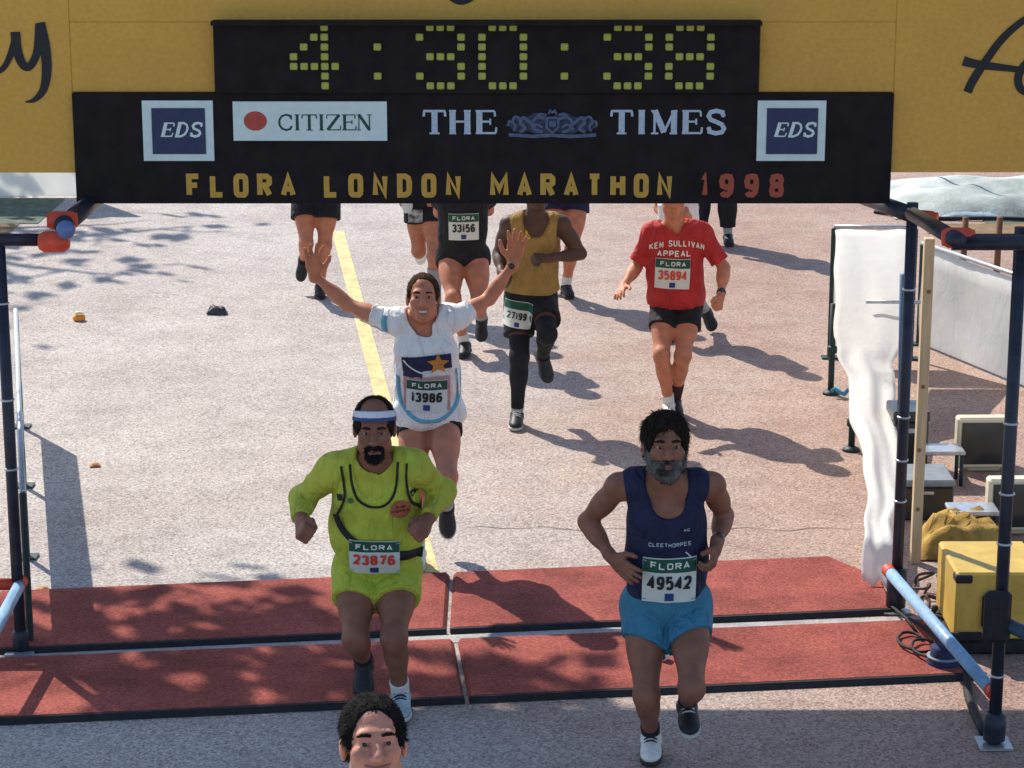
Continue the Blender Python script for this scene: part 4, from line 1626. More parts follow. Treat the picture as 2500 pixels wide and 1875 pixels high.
# timber upright and thin blue tube beside the dark post
tb = MB()
tb.box((2.222, 12.40, 0), (2.276, 12.46, 1.84), .004)
tag(tb.build("timber_post", M_TIMBER), "pale timber upright with knots just right of the dark post", "timber post")
kn_ = None
for z in (1.55, 1.02, .66, .32):
    mb = MB().lathe((2.243 + .01 * math.sin(z * 9), 12.3985, z), (0, -1, 0), [(0, .012), (.0025, .009)], 10)
    k_ = mb.build("knot", mat("timber_knot", (0.24, 0.13, 0.05), .8, .2), bpy.data.objects["timber_post"])
tag(MB().tube((2.50, 14.5, .01), (2.47, 14.5, 1.22), .024, n=12).build("blue_tube", mat("mid_blue_tube", (.05, .11, .22), .45, .15, 20), None, True), "thin blue tube standing behind the timber upright", "tube")
# stray pieces: wooden stakes in front of the far right banner
for i, x in enumerate((3.70, 3.98)):
    mb = MB().tube((x, 18.9, 0), (x + .01, 18.9, .80), .03, .026, 10)
    tag(mb.build("wooden_stake", mat("brown_stake", (.17, .08, .045), .85, .2, 20), None, True), ("left" if i == 0 else "right") + " one of two brown stakes behind the far right banner", "stake", "brown stakes behind the banner")

# two cathode-ray monitors on the ground
def monitor(x, y, rz, label, s=1.0):
    o = empty("monitor", (x, y, 0), rz)
    tag(o, label, "monitor", "cream monitors on the ground")
    w_, h_, d_ = .19 * s, .33 * s, .36 * s
    b = MB()
    b.box((-w_, 0, .03), (w_, .10, .03 + h_), .014)
    co = b.build("casing", M_CREAM, o)
    bk = MB()
    v = [(-w_ * .92, .10, .05), (w_ * .92, .10, .05), (w_ * .92, .10, .02 + h_), (-w_ * .92, .10, .02 + h_),
         (-w_ * .6, d_, .08), (w_ * .6, d_, .08), (w_ * .6, d_, h_ * .82), (-w_ * .6, d_, h_ * .82)]
    bk.add(v, [(4, 5, 6, 7), (0, 4, 7, 3), (1, 2, 6, 5), (3, 7, 6, 2), (0, 1, 5, 4)])
    bk.build("back_shell", M_CREAM, o)
    s_ = MB()
    n = 6
    vs_, fs_ = [], []
    for j in range(n + 1):
        for i in range(n + 1):
            u, v2 = i / n * 2 - 1, j / n * 2 - 1
            vs_.append((u * w_ * .86, -.004 - .012 * (1 - u * u) * (1 - v2 * v2), .03 + h_ * (.5 + v2 * .41)))
    for j in range(n):
        for i in range(n):
            q = j * (n + 1) + i
            fs_.append((q, q + 1, q + n + 2, q + n + 1))
    s_.add(vs_, fs_)
    s_.build("screen", M_SCREEN, o, True)
    ft = MB()
    ft.box((-.10, .05, .0), (.10, .26, .03), .006)
    ft.build("foot", M_CREAM, o)
    return o


monitor(2.99, 14.2, .02, "cream monitor with dark screen on the ground, farther one by the banner")
monitor(2.92, 12.9, .02, "cream monitor with dark screen behind the yellow case", .95)


def stool(x, y, label):
    o = empty("folding_stool", (x, y, 0))
    tag(o, label, "stool", "low grey stools by the monitors")
    MB().box((-.14, -.10, .20), (.14, .10, .225), .006).build("seat", M_STEEL, o)
    for sx in (-.12, .12):
        for sy in (-.08, .08):
            MB().tube((sx, sy, .0), (sx, sy, .20), .012, n=8).build("leg", M_GREENFOOT, o, True)
    return o


stool(2.66, 14.0, "low grey stool left of the farther cream monitor")
stool(2.62, 12.75, "low grey stool left of the nearer cream monitor")
def case(name, lo, hi, m, lid, label, cat):
    o = empty(name, (lo[0], lo[1], 0))
    tag(o, label, cat)
    sx, sy, sz = hi[0] - lo[0], hi[1] - lo[1], hi[2]
    MB().box((0, 0, .003), (sx, sy, sz * .82), .01).build("case_body", m, o)
    MB().box((-.006, -.006, sz * .82 + .003), (sx + .006, sy + .006, sz), .01).build("lid", lid, o)
    MB().box((sx * .4, -.022, sz * .66), (sx * .6, -.001, sz * .74), .005).build("latch", M_STEEL, o)
    return o


case("equipment_case", (2.30, 13.2), (2.60, 13.55, .25), M_SCREEN, M_GREYTOP, "dark equipment case with grey lid behind the timber upright", "case")
case("equipment_case", (2.40, 14.2), (2.62, 14.5, .40), M_SCREEN, M_SCREEN, "tall dark equipment case farther behind the timber upright", "case")
heap("canvas_bag", (2.55, 12.62, 0), .27, .17, .26, M_MUSTARD, "mustard canvas bag lying behind the yellow case", "bag", 3, 16)
heap("navy_jacket", (2.58, 12.05, 0), .26, .14, .22, M_NAVYCLOTH, "navy jacket dropped just behind the yellow case", "jacket", 9, 16)

# yellow timing case with black corners, handle recess and dark foot
yc = empty("timing_case", (2.20, 11.0, 0))
tag(yc, "yellow timing case with black corners and dark base inside the right scaffold", "case")
b = MB()
b.box((0, 0, .075), (.44, .52, .425), .012)
b.build("yellow_shell", M_BOXYEL, yc)
b = MB()
b.box((-.015, -.015, .003), (.46, .54, .072), .012)
b.build("dark_base", M_BLACK, yc)
for x0 in (-.006, .36):
    b = MB()
    b.box((x0, -.012, .372), (x0 + .085, .07, .415), .008)
    b.build("corner_cap", M_BLACK, yc)
b = MB()
b.box((.13, -.035, .13), (.25, .0, .33), .025)
b.build("handle_block", M_BLACK, yc)
b = MB()
b.box((-.03, -.03, .075), (.14, -.002, .12), .008)
b.build("strap", M_BLACK, yc)
jb = empty("cable_drum", (2.115, 10.80, 0))
tag(jb, "small dark blue cable drum at the end of the near red mat", "cable drum")
MB().lathe((0, 0, .003), (0, 0, 1), [(0, .075), (.012, .082), (.05, .082), (.06, .07), (.075, .066), (.11, .066), (.12, .05)], 22).build("drum", M_NAVYCLOTH, jb, True)
MB().lathe((0, 0, .062), (0, 0, 1), [(0, .083), (.008, .083)], 22).build("rim", M_GREYTOP, jb, True)
lp = MB()
loop = []
for i in range(60):
    t = i / 59
    a = t * 4.6 * math.pi
    loop.append((2.02 + .075 * math.cos(a) + .12 * (t - .3), 11.10 - .25 * t + .11 * math.sin(a), .042 + .008 * (i % 9) / 9 + .01 * t))
lp.path([(1.98, 11.62, .04), (2.03, 11.4, .045)] + loop + [(2.115, 10.88, .05)], .008, 6)
tag(lp.build("cable", M_BLACK, None, True), "thin dark cable looped on the right end of the red mats", "cable")
mb = MB()
mb.path(smooth_pts([(2.05, 11.45, .012), (2.12, 11.25, .02), (2.16, 11.0, .016), (2.20, 10.7, .012), (2.16, 10.35, .012), (2.15, 9.95, .012)], 5), .022, 8)
tag(mb.build("cable", M_BLACK, None, True), "thick black cable under the light blue rail on the right", "cable")

tg = MB()
r_ = random.Random(5)
tang = [(2.18 + .05 * math.sin(i * 1.3) + r_.uniform(-.04, .04), 11.95 - .035 * i + r_.uniform(-.05, .05), .03 + .06 * abs(math.sin(i * .9)) + r_.uniform(0, .03)) for i in range(22)]
tg.path(smooth_pts(tang, 3), .009, 6)
tag(tg.build("cable", mat("brown_cable", (.07, .04, .03), .6, .2, 30), None, True), "tangle of brown cable between the dark post foot and the yellow case", "cable")
# litter on the road
lt = empty("orange_peel", (-3.52, 18.6, 0))
tag(lt, "small orange and cream scrap of fruit on the road, far left", "litter")
MB().lathe((0, 0, .003), (0, 0, 1), [(0, .045), (.02, .052), (.04, .045), (.055, .02)], 12).build("peel", mat("orange_peel_skin", (.75, .27, .03), .6, .15), lt, True)
MB().lathe((0, .0, .05), (.2, .1, 1), [(0, .035), (.02, .034), (.03, .01)], 12).build("pulp", mat("pale_pulp", (.85, .70, .40), .6, .1), lt, True)
heap("crushed_bottle", (-2.43, 18.85, 0), .085, .05, .075, mat("dark_litter", (.05, .055, .06), .5, .4, 40), "crushed dark bottle lying on the road in the sun, left of the yellow line", "litter", 12, 10, .8)
cu_ = empty("paper_cup", (.765, 10.86, .031))
tag(cu_, "white paper cup lying on the near red mat behind the man in blue shorts", "cup")
MB().lathe((0, 0, .024), (-.55, -.8, .05), [(0, .020), (.002, .022), (.05, .027), (.052, .023)], 16).build("cup_wall", M_PAPER, cu_, True)
MB().lathe((-.55 * .0536, -.8 * .0536, .0268), (-.55, -.8, .05), [(0, .022), (.001, .021)], 16).build("inside", M_SCREEN, cu_, True)
for i, (x, y, rz) in enumerate(((-2.60, 14.35, .3), (-2.47, 11.95, 1.2))):
    o = heap("dry_leaf", (x - .06, y, 0), .035, .03, .02, mat("tan_litter", (.45, .22, .08), .7, .3, 60), ("far" if i == 0 else "near") + " tan scrap of litter on the road beside the left post", "litter", 20 + i, 6)
    o.rotation_euler.z = rz

# ------------------------------------------------------------------ trees along the left of the road (they shade the mats and the far road)
def tree(x, y, hgt, crown, label, seed, n=1500, leaf=.16, lean=(0, 0), base=.34, group="roadside trees to the left"):
    r_ = random.Random(seed)
    o = empty("plane_tree", (x, y, 0))
    tag(o, label, "tree", group)
    lx, ly = lean
    MB().path([(0, 0, 0), (.05 + lx * .2, .03 + ly * .2, hgt * .2), (.02 + lx * .55, -.04 + ly * .55, hgt * .42), (.1 + lx, .05 + ly, hgt * .7), (.05 + lx, ly, hgt * .92)], [.30, .24, .20, .13, .05], 12).build("trunk", M_BARK, o, True)
    tips = []
    br_ = MB()
    for i in range(13):
        a = i * 2.4 + r_.random()
        h0 = hgt * (base + (.84 - base) * i / 13)
        L = crown * (.62 + .5 * r_.random()) * (1.0 - .35 * i / 13)
        kk = min(1, max(.2, (h0 / hgt - .1) / .6))
        p0 = Vector((.05 + lx * kk, ly * kk, h0))
        p1 = p0 + Vector((math.cos(a) * L * .5, math.sin(a) * L * .5, L * .22))
        p2 = p0 + Vector((math.cos(a + .2) * L, math.sin(a + .2) * L, L * .3 + .3 * r_.random()))
        br_.path([p0, p1, p2], [.085, .05, .02], 7)
        for k in range(4):
            q = p1.lerp(p2, .2 + .25 * k)
            e = q + Vector((r_.uniform(-1, 1), r_.uniform(-1, 1), r_.uniform(-.3, .7))).normalized() * crown * .32
            br_.path([q, q.lerp(e, .5) + Vector((0, 0, .08)), e], [.026, .016, .007], 5)
            tips += [q, q.lerp(e, .6), e]
        tips += [p2]
    br_.build("limbs", M_BARK, o, True)
    vs, fs = [], []
    for i in range(n):
        c = r_.choice(tips) + Vector((r_.gauss(0, .28), r_.gauss(0, .28), r_.gauss(0, .22)))
        u = Vector((r_.gauss(0, 1), r_.gauss(0, 1), r_.gauss(0, .6))).normalized()
        v = u.orthogonal().normalized()
        s = leaf * (.6 + .7 * r_.random())
        k = len(vs)
        vs += [c - u * s, c + v * s * .6, c + u * s, c - v * s * .6]
        fs.append((k, k + 1, k + 2, k + 3))
    c_ = mesh_obj("crown", vs, fs, M_LEAF, o)
    return o


tree(-6.6, 15.5, 9.0, 1.65, "roadside plane tree nearest the finish, left of the course", 4, 1250, lean=(1.8, -.35), base=.52)
tree(-9.0, 27.0, 8.5, 2.9, "roadside plane tree behind the far verge, left of the course", 9, 420)


# ------------------------------------------------------------------ the runners
SK_TAN = skin("tanned_skin", (0.235, 0.098, 0.060))
SK_PINK = skin("pinkish_skin", (0.50, 0.225, 0.155))
SK_RED = skin("reddish_skin", (0.50, 0.195, 0.112))
SK_DARK = skin("dark_skin", (0.085, 0.045, 0.032))
H_DARK = mat("dark_brown_hair", (0.020, 0.015, 0.012), 0.85, 0.4, 60, 0.5, 220, stretch=(1, 1, .4), spec=0.08)
H_BLACK = mat("black_hair", (0.012, 0.011, 0.011), 0.85, 0.4, 60, 0.5, 220, stretch=(1, 1, .4), spec=0.08)
H_BROWN = mat("brown_hair", (0.050, 0.024, 0.012), 0.85, 0.4, 60, 0.5, 220, stretch=(1, 1, .4), spec=0.08)
H_GREY = mat("grizzled_beard", (0.018, 0.016, 0.015), 0.85, 0.4, 22, 0.5, 220, col2=(0.19, 0.18, 0.165), spec=.1)
LIP = mat("lip_skin", (0.36, 0.12, 0.10), 0.45, 0.1, 40)
LIP_D = mat("dark_lip_skin", (0.24, 0.095, 0.08), 0.45, 0.1, 40)
C_NAVY = mat("navy_vest_cloth", (0.014, 0.018, 0.054), 0.8, 0.14, 18, 0.2, 200, fold=.8)
C_BLUE = mat("teal_blue_shorts_cloth", (0.042, 0.185, 0.285), 0.75, 0.12, 12, 0.2, 200, fold=.9)
C_LIME = mat("fluorescent_lime_cloth", (0.45, 0.47, 0.055), 0.8, 0.10, 14, 0.2, 220, fold=.8)
C_LIME2 = mat("lime_vest_cloth", (0.44, 0.50, 0.055), 0.8, 0.10, 14, 0.2, 220, fold=.8)
C_WHITE = mat("white_tee_cloth", (0.80, 0.79, 0.76), 0.8, 0.04, 14, 0.2, 200, fold=.8)
C_RED = mat("red_tee_cloth", (0.44, 0.030, 0.032), 0.8, 0.12, 14, 0.2, 200, fold=.8)
C_BLACK = mat("black_shorts_cloth", (0.014, 0.014, 0.018), 0.8, 0.25, 14, 0.2, 200, fold=.8)
C_GOLD = mat("mustard_vest_cloth", (0.31, 0.195, 0.06), 0.8, 0.12, 14, 0.2, 200, fold=.8)
C_TROUS = mat("black_trouser_cloth", (0.012, 0.013, 0.018), 0.85, 0.25, 14, 0.2, 120)
S_WHITE = mat("white_shoe_leather", (0.70, 0.69, 0.64), 0.5, 0.14, 30, 0.2, 90)
S_GREY = mat("grey_blue_shoe", (0.34, 0.42, 0.46), 0.55, 0.2, 30, 0.2, 90)
S_BLACK = mat("black_shoe_leather", (0.022, 0.022, 0.026), 0.5, 0.3, 30, 0.2, 90)
S_SOLE = mat("pale_sole", (0.50, 0.50, 0.48), 0.7, 0.1, 30)
S_DSOLE = mat("dark_sole", (0.03, 0.03, 0.03), 0.7, 0.1, 30)
SOCK_W = mat("white_sock", (0.68, 0.68, 0.66), 0.9, 0.08, 60, 0.3, 200)
SOCK_B = mat("navy_sock", (0.02, 0.022, 0.034), 0.9, 0.2, 60, 0.3, 200)
SOCK_G = mat("grey_sock", (0.33, 0.35, 0.36), 0.9, 0.15, 60, 0.3, 200)
M_BIBGREEN = mat("bib_green_band", (0.018, 0.085, 0.055), 0.7, 0.1, 40)
M_BIBWHITE = mat("bib_white_ink", (0.72, 0.74, 0.70), 0.7, 0.05, 40)
M_NUMBLACK = mat("bib_black_ink", (0.02, 0.024, 0.024), 0.7, 0.1, 40)


def bib(per, field, cx, cz, wd, number, ink, ang=0.0, ht=None, band=True, text=True, square=True, off=.006, curve=0.0, pins=False):
    """race number: white sheet, green sponsor band on top, numerals, small blue square"""
    ht = ht or wd * .80
    ca, sa = math.cos(ang), math.sin(ang)

    def at(u, v):
        return cx + u * ca - v * sa, cz + u * sa + v * ca
    b = patch("bib", field, cx, cz, wd, ht, M_PAPER, per.o, ang, off, 12, 9)
    if band:
        x, z = at(0, ht * .335)
        patch("green_band", field, x, z, wd * .99, ht * .29, M_BIBGREEN, b, ang, off + .003, 12, 3)
        if text:
            lay_text("band_lettering", field, "FLORA", x, z - .0, M_BIBWHITE, b, wd * .115, ht * .145, wd * .026, wd * .038, ang, off + .0062, arch=.0 if not curve else curve)
    if number:
        x, z = at(0, -ht * .045)
        lay_text("number", field, number, x, z, ink, b, wd * .150, ht * .31, wd * .056, wd * .020, ang, off + .0042)
    if pins:
        for sx in (-.46, .46):
            for sz in (-.44, .44):
                x, z = at(wd * sx, ht * sz)
                patch("safety_pin", field, x, z, .014, .005, M_STEEL, b, ang + .5 * sx, off + .006, 1, 1)
    if square:
        x, z = at(0, -ht * .37)
        patch("blue_square", field, x, z, wd * .17, ht * .17, M_BLUEPATCH, b, ang, off + .003, 3, 3)
    return b


def wrist_band(per, side, m, name="wristwatch", t=.9):
    J = per.J
    el, wr = J['el' + side], J['wr' + side]
    c = el + (wr - el) * t
    d = Vector(wr - el).normalized()
    r = .0285 * per.arm
    o = MB().lathe(Vector(c) - d * .012, d, [(0, r), (.003, r + .005), (.021, r + .005), (.024, r)], 16).build(name, m, per.o, True)
    n = Vector((0, -1, .25)).normalized()
    n = (n - d * n.dot(d)).normalized()
    MB().lathe(Vector(c) + n * (r + .003), n, [(0, .018), (.006, .017), (.007, .002)], 14).build("watch_face", M_SCREEN, o, True)
    return o


# --- bearded man in navy vest and blue shorts, near right
J = dict(pel=(.037, .05, .735), neck=(.017, -.04, 1.325), head=(.010, -.115, 1.487), shL=(-.184, -.03, 1.283), elL=(-.313, .098, 1.086), wrL=(-.211, -.06, .975), haL=(-.135, -.135, .925),
         hiL=(-.062, .05, .695), anL=(-.020, .10, .092), knL=(-.058, -.165, .378), toL=(-.030, -.07, .036), shR=(.218, -.03, 1.287), elR=(.290, .145, 1.101), wrR=(.240, -.06, 1.035), haR=(.212, -.14, .925),
         hiR=(.136, .05, .695), knR=(.128, -.27, .455), anR=(.135, .06, .262), toR=(.140, -.075, .190))
B_ = Person((.64, 9.66), "man with grizzled beard in navy vest and blue shorts, hand on hip, near right", J, SK_TAN, .0055, 1.02, .012, 1.14, yaw=.05, pitch=-.17, arm=.93, leg=.95,
            hands={'L': dict(n=(.75, .5, -.2), t=(.1, -.3, .9), pose='hip'), 'R': dict(n=(-.9, .2, 0), t=(-.1, -1, .2), pose='grip')}).body()
B_.face(H_DARK, lip=LIP_D, browthick=.0058)
B_.hair(H_DARK, .013, .080, .95, fringe=.7, amp=.0055, seed=3, strands=1500, slen=.026)
B_.beard(H_GREY, thick=.006)
vo, vF = B_.shirt(C_NAVY, 'vest', .012, .062, scoop=.145, name="vest", seed=2, wave=.004)
so_, sF = B_.shorts(C_BLUE, .40, .020, .012, .085, hem_tilt=-.42)
bib(B_, union(vF, sF), .037, .885, .232, "49542", M_NUMBLACK, ht=.215, pins=True, curve=-.9)
lay_text("vest_lettering", vF, "CLEETHORPES", .034, 1.055, M_SILVER, vo, .0135, .018, .0030, .0034, off=.005)
lay_text("vest_lettering", vF, "AC", .105, 1.12, M_SILVER, vo, .012, .012, .003, .003, off=.005)
lay_quads("vest_badge", vF, [(*stroke_quads([(-.012, .012), (0, .002), (.004, -.006), (.014, -.012)], .006, .01), 0)], .115, 1.005, M_SILVER, vo, off=.005)
wrist_band(B_, 'R', M_BLACK)
B_.shoe('L', S_WHITE, S_DSOLE, SOCK_B, .78, lace=M_INK)
B_.shoe('R', S_BLACK, S_SOLE, SOCK_B, .80, lace=S_SOLE)

# --- heavy man in lime top and headband
J = dict(pel=(-.030, .09, .665), neck=(-.021, -.13, 1.262), head=(-.013, -.225, 1.418), shL=(-.205, -.11, 1.195), elL=(-.362, .0, 1.028), wrL=(-.352, -.20, .985), haL=(-.335, -.33, .945),
         hiL=(-.128, .09, .635), knL=(-.115, -.20, .415), anL=(-.100, .09, .205), toL=(-.10, .0, .09), shR=(.168, -.11, 1.202), elR=(.272, .05, 1.042), wrR=(.218, -.16, .972), haR=(.178, -.29, .945),
         hiR=(.066, .09, .635), anR=(.078, -.04, .092), knR=(.062, -.235, .432), toR=(.088, -.21, .036))
G_m = Person((-.6, 10.3), "stout man with moustache, headband and lime running top, near left", J, SK_TAN, .0055, 1.03, .035, 1.12, yaw=.03, pitch=.0, arm=.98, leg=1.02,
             hands={'L': dict(n=(.8, .2, -.5), t=(.3, -.3, .9), pose='fist', s=1.08), 'R': dict(n=(-.7, .3, -.6), t=(-.3, -.3, .9), pose='fist', s=1.08)}).body()
G_m.face(H_DARK, lip=LIP_D, browthick=.006)
G_m.hair(H_DARK, .008, .080, .8, bald=1.3, amp=.003, seed=5, strands=700, slen=.018)
G_m.beard(H_BLACK, full=False)
lo_, lF = G_m.shirt(C_LIME, 'long', .010, -.03, name="long_sleeved_shirt", seed=6, wave=.005)
vo, vF = G_m.shirt(C_LIME2, 'vest', .021, -.035, scoop=.15, name="vest", seed=7, wave=.004)
so_, sF = G_m.shorts(C_LIME2, .46, .024, .014, .10, seed=8, hem_tilt=-.22)
UF = union(vF, lF, sF)
# black piping of the vest
ribbon("neck_piping", UF, [(-.128, 1.245), (-.118, 1.15), (-.095, 1.085), (-.055, 1.052), (-.018, 1.045), (.025, 1.055), (.06, 1.09), (.08, 1.15), (.088, 1.255)], .011, M_BLACK, vo)
ribbon("arm_piping", UF, [(-.168, 1.235), (-.158, 1.16), (-.155, 1.09), (-.175, 1.03), (-.195, .99)], .010, M_BLACK, vo)
ribbon("arm_piping", UF, [(.128, 1.25), (.125, 1.17), (.135, 1.09), (.155, 1.04), (.185, 1.005)], .010, M_BLACK, vo)
for x, z in ((-.178, 1.085), (.158, 1.10)):
    patch("black_tab", UF, x, z, .025, .030, M_BLACK, vo, .2, .007, 3, 3)
dsk = MB()
for nm, cx, cz, r, mm in (("badge", .098, 1.028, .047, mat("rust_badge_print", (.40, .115, .06), .7, .1, 60)), ("small_crest", -.128, 1.075, .014, mat("dark_green_print", (.05, .16, .05), .7, .1, 60))):
    pts_ = [(0, 0)] + [(r * math.cos(2 * math.pi * k / 20), r * math.sin(2 * math.pi * k / 20)) for k in range(20)]
    bo = lay_quads(nm, UF, [(pts_, [(0, k + 1, (k + 1) % 20 + 1) for k in range(20)], 0)], cx, cz, mm, vo, off=.006)
    if nm == "badge":
        lay_text("badge_lettering", UF, "CIP", cx, cz + .014, M_INK, bo, .012, .013, .003, .004, off=.0085)
        lay_text("badge_lettering", UF, "HOPES", cx, cz - .008, M_INK, bo, .012, .014, .003, .004, off=.0085)
ribbon("waist_strap", UF, [(-.205, .985), (-.175, .925), (-.125, .875), (-.06, .845), (0, .82)], .030, M_BLACK, G_m.o, off=.010)
ribbon("waist_strap", UF, [(.06, .795), (.12, .785), (.19, .775)], .050, M_BLACK, G_m.o, off=.012)
bib(G_m, UF, -.028, .785, .232, "23876", M_REDINK, pins=True, ang=-.03, ht=.185, off=.016)
# headband, white above and blue below
for nm, z0, z1, mm in (("headband", .050, .076, mat("white_towelling", (.62, .66, .72), .9, .08, 80, .4, 200)), ("headband_edge", .036, .050, mat("blue_towelling", (.05, .08, .22), .9, .1, 80, .4, 200))):
    F = Field()
    F.ell(G_m.hp((0, .012, .034)), np.array((.0885, .110, .093)) * G_m.hs, G_m.R)
    upv = nrm(G_m.R @ np.array((0, .18, 1.0)))
    F.cut(G_m.hp((0, 0, z0)), -upv)
    F.cut(G_m.hp((0, 0, z1)), upv)
    surf_obj(nm, F, .0045, mm, G_m.o)
G_m.shoe('R', S_GREY, S_SOLE, SOCK_W, .78, lace=SOCK_B)
G_m.shoe('L', S_BLACK, S_DSOLE, SOCK_B, .80)

# --- man with raised arms in white tee
J = dict(pel=(-.035, .05, .83), neck=(-.051, -.05, 1.372), head=(-.051, -.085, 1.512), shL=(-.232, -.03, 1.372), elL=(-.468, .06, 1.443), wrL=(-.656, .085, 1.606), haL=(-.650, .045, 1.75), hiL=(-.120, .05, .79),
         anL=(-.092, -.119, .092), knL=(-.097, -.203, .476), toL=(-.102, -.289, .036), shR=(.130, -.03, 1.388), elR=(.302, .10, 1.468), wrR=(.438, .10, 1.665), haR=(.458, .08, 1.81), hiR=(.055, .05, .79), knR=(.078, -.28, .561),
         anR=(.062, .038, .30), toR=(.072, .02, .15))
W_ = Person((-.43, 12.5), "smiling man in white tee with both arms raised, running behind the lime top", J, SK_RED, .0055, 1.0, .0, 1.10, yaw=.02, pitch=-.22, arm=.88, leg=.95,
            hands={'L': dict(n=(.1, -1, .1), t=(1, 0, .2), pose='open', s=1.12), 'R': dict(n=(-.1, -1, 0), t=(-1, 0, .2), pose='open', s=1.15)}).body()
W_.face(H_BROWN, lip=LIP, smile=1.0)
W_.hair(H_BROWN, .003, .096, .97, amp=.003, side=.0, nape=False, seed=8, strands=900, slen=.012, whorl=(0, -.12, .06))
to_, tF = W_.shirt(C_WHITE, 'tee', .022, -.035, sleeve=.42, name="tee_shirt", seed=12, wave=.007, flare=.016)
so_, sF = W_.shorts(C_BLACK, .22, .012, .012, .05, seed=3)
M_PRINTN = mat("dark_navy_shirt_print", (.02, .025, .07), .75, .2, 30)
pr = patch("shirt_print", tF, -.033, 1.165, .270, .085, M_PRINTN, to_, .07, .006, 10, 5)
patch("shirt_print", tF, -.108, 1.115, .105, .07, M_PRINTN, to_, -.12, .0055, 6, 4)
star = [(0, 0)] + [(.064 * (1 if k % 2 == 0 else .45) * math.sin(math.pi * k / 5), .064 * (1 if k % 2 == 0 else .45) * math.cos(math.pi * k / 5)) for k in range(10)]
lay_quads("star", tF, [(star, [(0, (k + 1) % 10 + 1, k + 1) for k in range(10)], 0)], .030, 1.160, mat("orange_star_print", (.50, .22, .04), .75, .15, 60), to_, off=.012)
lay_quads("swoosh", tF, [(*stroke_quads(smooth_pts([(-.12, .045), (-.09, .01), (-.03, -.025), (.06, -.04)], 5), .009, .02), 0)], -.04, 1.14, M_PAPER, to_, off=.0125)
M_SKYBLUE = mat("sky_blue_edging", (.14, .40, .52), .75, .1, 40)
patch("pink_panel", tF, -.035, .985, .255, .20, mat("faded_pink_print", (.50, .27, .235), .8, .12, 40), to_, 0, .0055, 8, 6)
bib(W_, tF, -.035, .975, .225, "13986", M_NUMBLACK, ang=-.03, ht=.185, off=.009)
ribbon("sleeve_band", tF, [(-.262, 1.415), (-.268, 1.37), (-.262, 1.32)], .030, M_SKYBLUE, to_)
ribbon("side_edging", tF, [(-.196, 1.08), (-.192, .98), (-.165, .90), (-.10, .84), (-.035, .825), (.04, .835), (.10, .875), (.135, .94), (.14, 1.06), (.135, 1.12)], .020, M_SKYBLUE, to_)
wrist_band(W_, 'R', M_BLACK, "wristband", .95)
W_.shoe('L', S_WHITE, S_SOLE, SOCK_W, .8)
W_.shoe('R', S_BLACK, S_SOLE, SOCK_G, .8)

# --- man in red tee with lettering
J = dict(pel=(.026, .05, .80), neck=(-.006, -.05, 1.335), head=(-.012, -.085, 1.525), shL=(-.165, -.03, 1.262), elL=(-.248, .03, 1.022), wrL=(-.342, -.16, .93), haL=(-.385, -.28, .895), hiL=(-.055, .05, .735),
         anL=(-.022, -.13, .092), knL=(-.085, -.23, .462), toL=(-.032, -.30, .036), shR=(.190, -.03, 1.262), elR=(.342, -.06, 1.033), wrR=(.308, -.25, .885), haR=(.285, -.34, .778), hiR=(.112, .05, .735),
         knR=(.062, -.225, .455), anR=(.025, -.045, .10), toR=(.035, -.215, .045))
R_ = Person((1.1, 15.7), "man in red appeal tee and black shorts running in the sun, right of the group", J, SK_RED, .0065, 1.0, .01, 1.1, arm=.97, leg=.95,
            hands={'L': dict(n=(.4, -.2, -1), t=(.3, -1, .2), pose='relax'), 'R': dict(n=(-.7, .5, 0), t=(-.2, -1, 0), pose='fist')}).body()
R_.face(H_BROWN)
R_.hair(H_BROWN, .010, .072, seed=2, h=.007)
to_, tF = R_.shirt(C_RED, 'tee', .022, -.035, sleeve=.80, name="tee_shirt", seed=21, wave=.006, flare=.024)
so_, sF = R_.shorts(C_BLACK, .46, .016, .02, .08, seed=13, hem_tilt=-.15)
lay_text("tee_lettering", tF, "KEN SULLIVAN", .015, 1.222, M_BIBWHITE, to_, .026, .042, .0072, .007, off=.007, arch=1.1)
lay_text("tee_lettering", tF, "APPEAL", -.005, 1.150, M_BIBWHITE, to_, .031, .042, .008, .008, off=.007)
bib(R_, tF, -.012, 1.005, .235, "35894", M_REDINK, ang=-.02, ht=.215, off=.008)
wrist_band(R_, 'R', M_BLACK, t=.93)
R_.shoe('L', S_WHITE, S_SOLE, SOCK_W, .8)
R_.shoe('R', S_BLACK, S_DSOLE, mat("maroon_sock", (.045, .02, .025), .9, .2), .62)

# --- runner in mustard vest and black tights
J = dict(pel=(.078, .05, .90), neck=(.108, -.05, 1.425), head=(.110, -.10, 1.62), shL=(-.070, -.03, 1.365), elL=(-.138, .09, 1.150), wrL=(-.121, -.10, 1.051), haL=(-.10, -.21, .99), hiL=(.0, .05, .835), anL=(-.015, -.132, .092),
         knL=(.0, -.15, .485), toL=(-.028, -.302, .036), shR=(.282, -.03, 1.365), elR=(.410, -.03, 1.167), wrR=(.190, -.19, 1.165), haR=(.085, -.24, 1.18), hiR=(.157, .05, .835), knR=(.184, -.29, .672), anR=(.160, .03, .453), toR=(.195, .0, .31))
P_ = Person((.05, 15.48), "runner in mustard vest and black tights with a race number on the thigh", J, SK_DARK, .0065, 1.0, .0, 1.08,
            hands={'L': dict(n=(.8, 0, -.4), t=(0, -1, .3), pose='fist'), 'R': dict(n=(0, .6, -.8), t=(0, 0, 1), pose='fist')}).body()
P_.face(H_BLACK)
P_.hair(H_BLACK, .006, .075, seed=2, h=.007)
vo, vF = P_.shirt(C_GOLD, 'vest', .016, .02, scoop=.12, name="vest", seed=31, wave=.005, flare=.016)
so_, sF = P_.shorts(C_BLACK, .62, .018, .022, .08, seed=14)
P_.tights(C_TROUS, 'L', .9)
P_.tights(C_TROUS, 'R', .85)
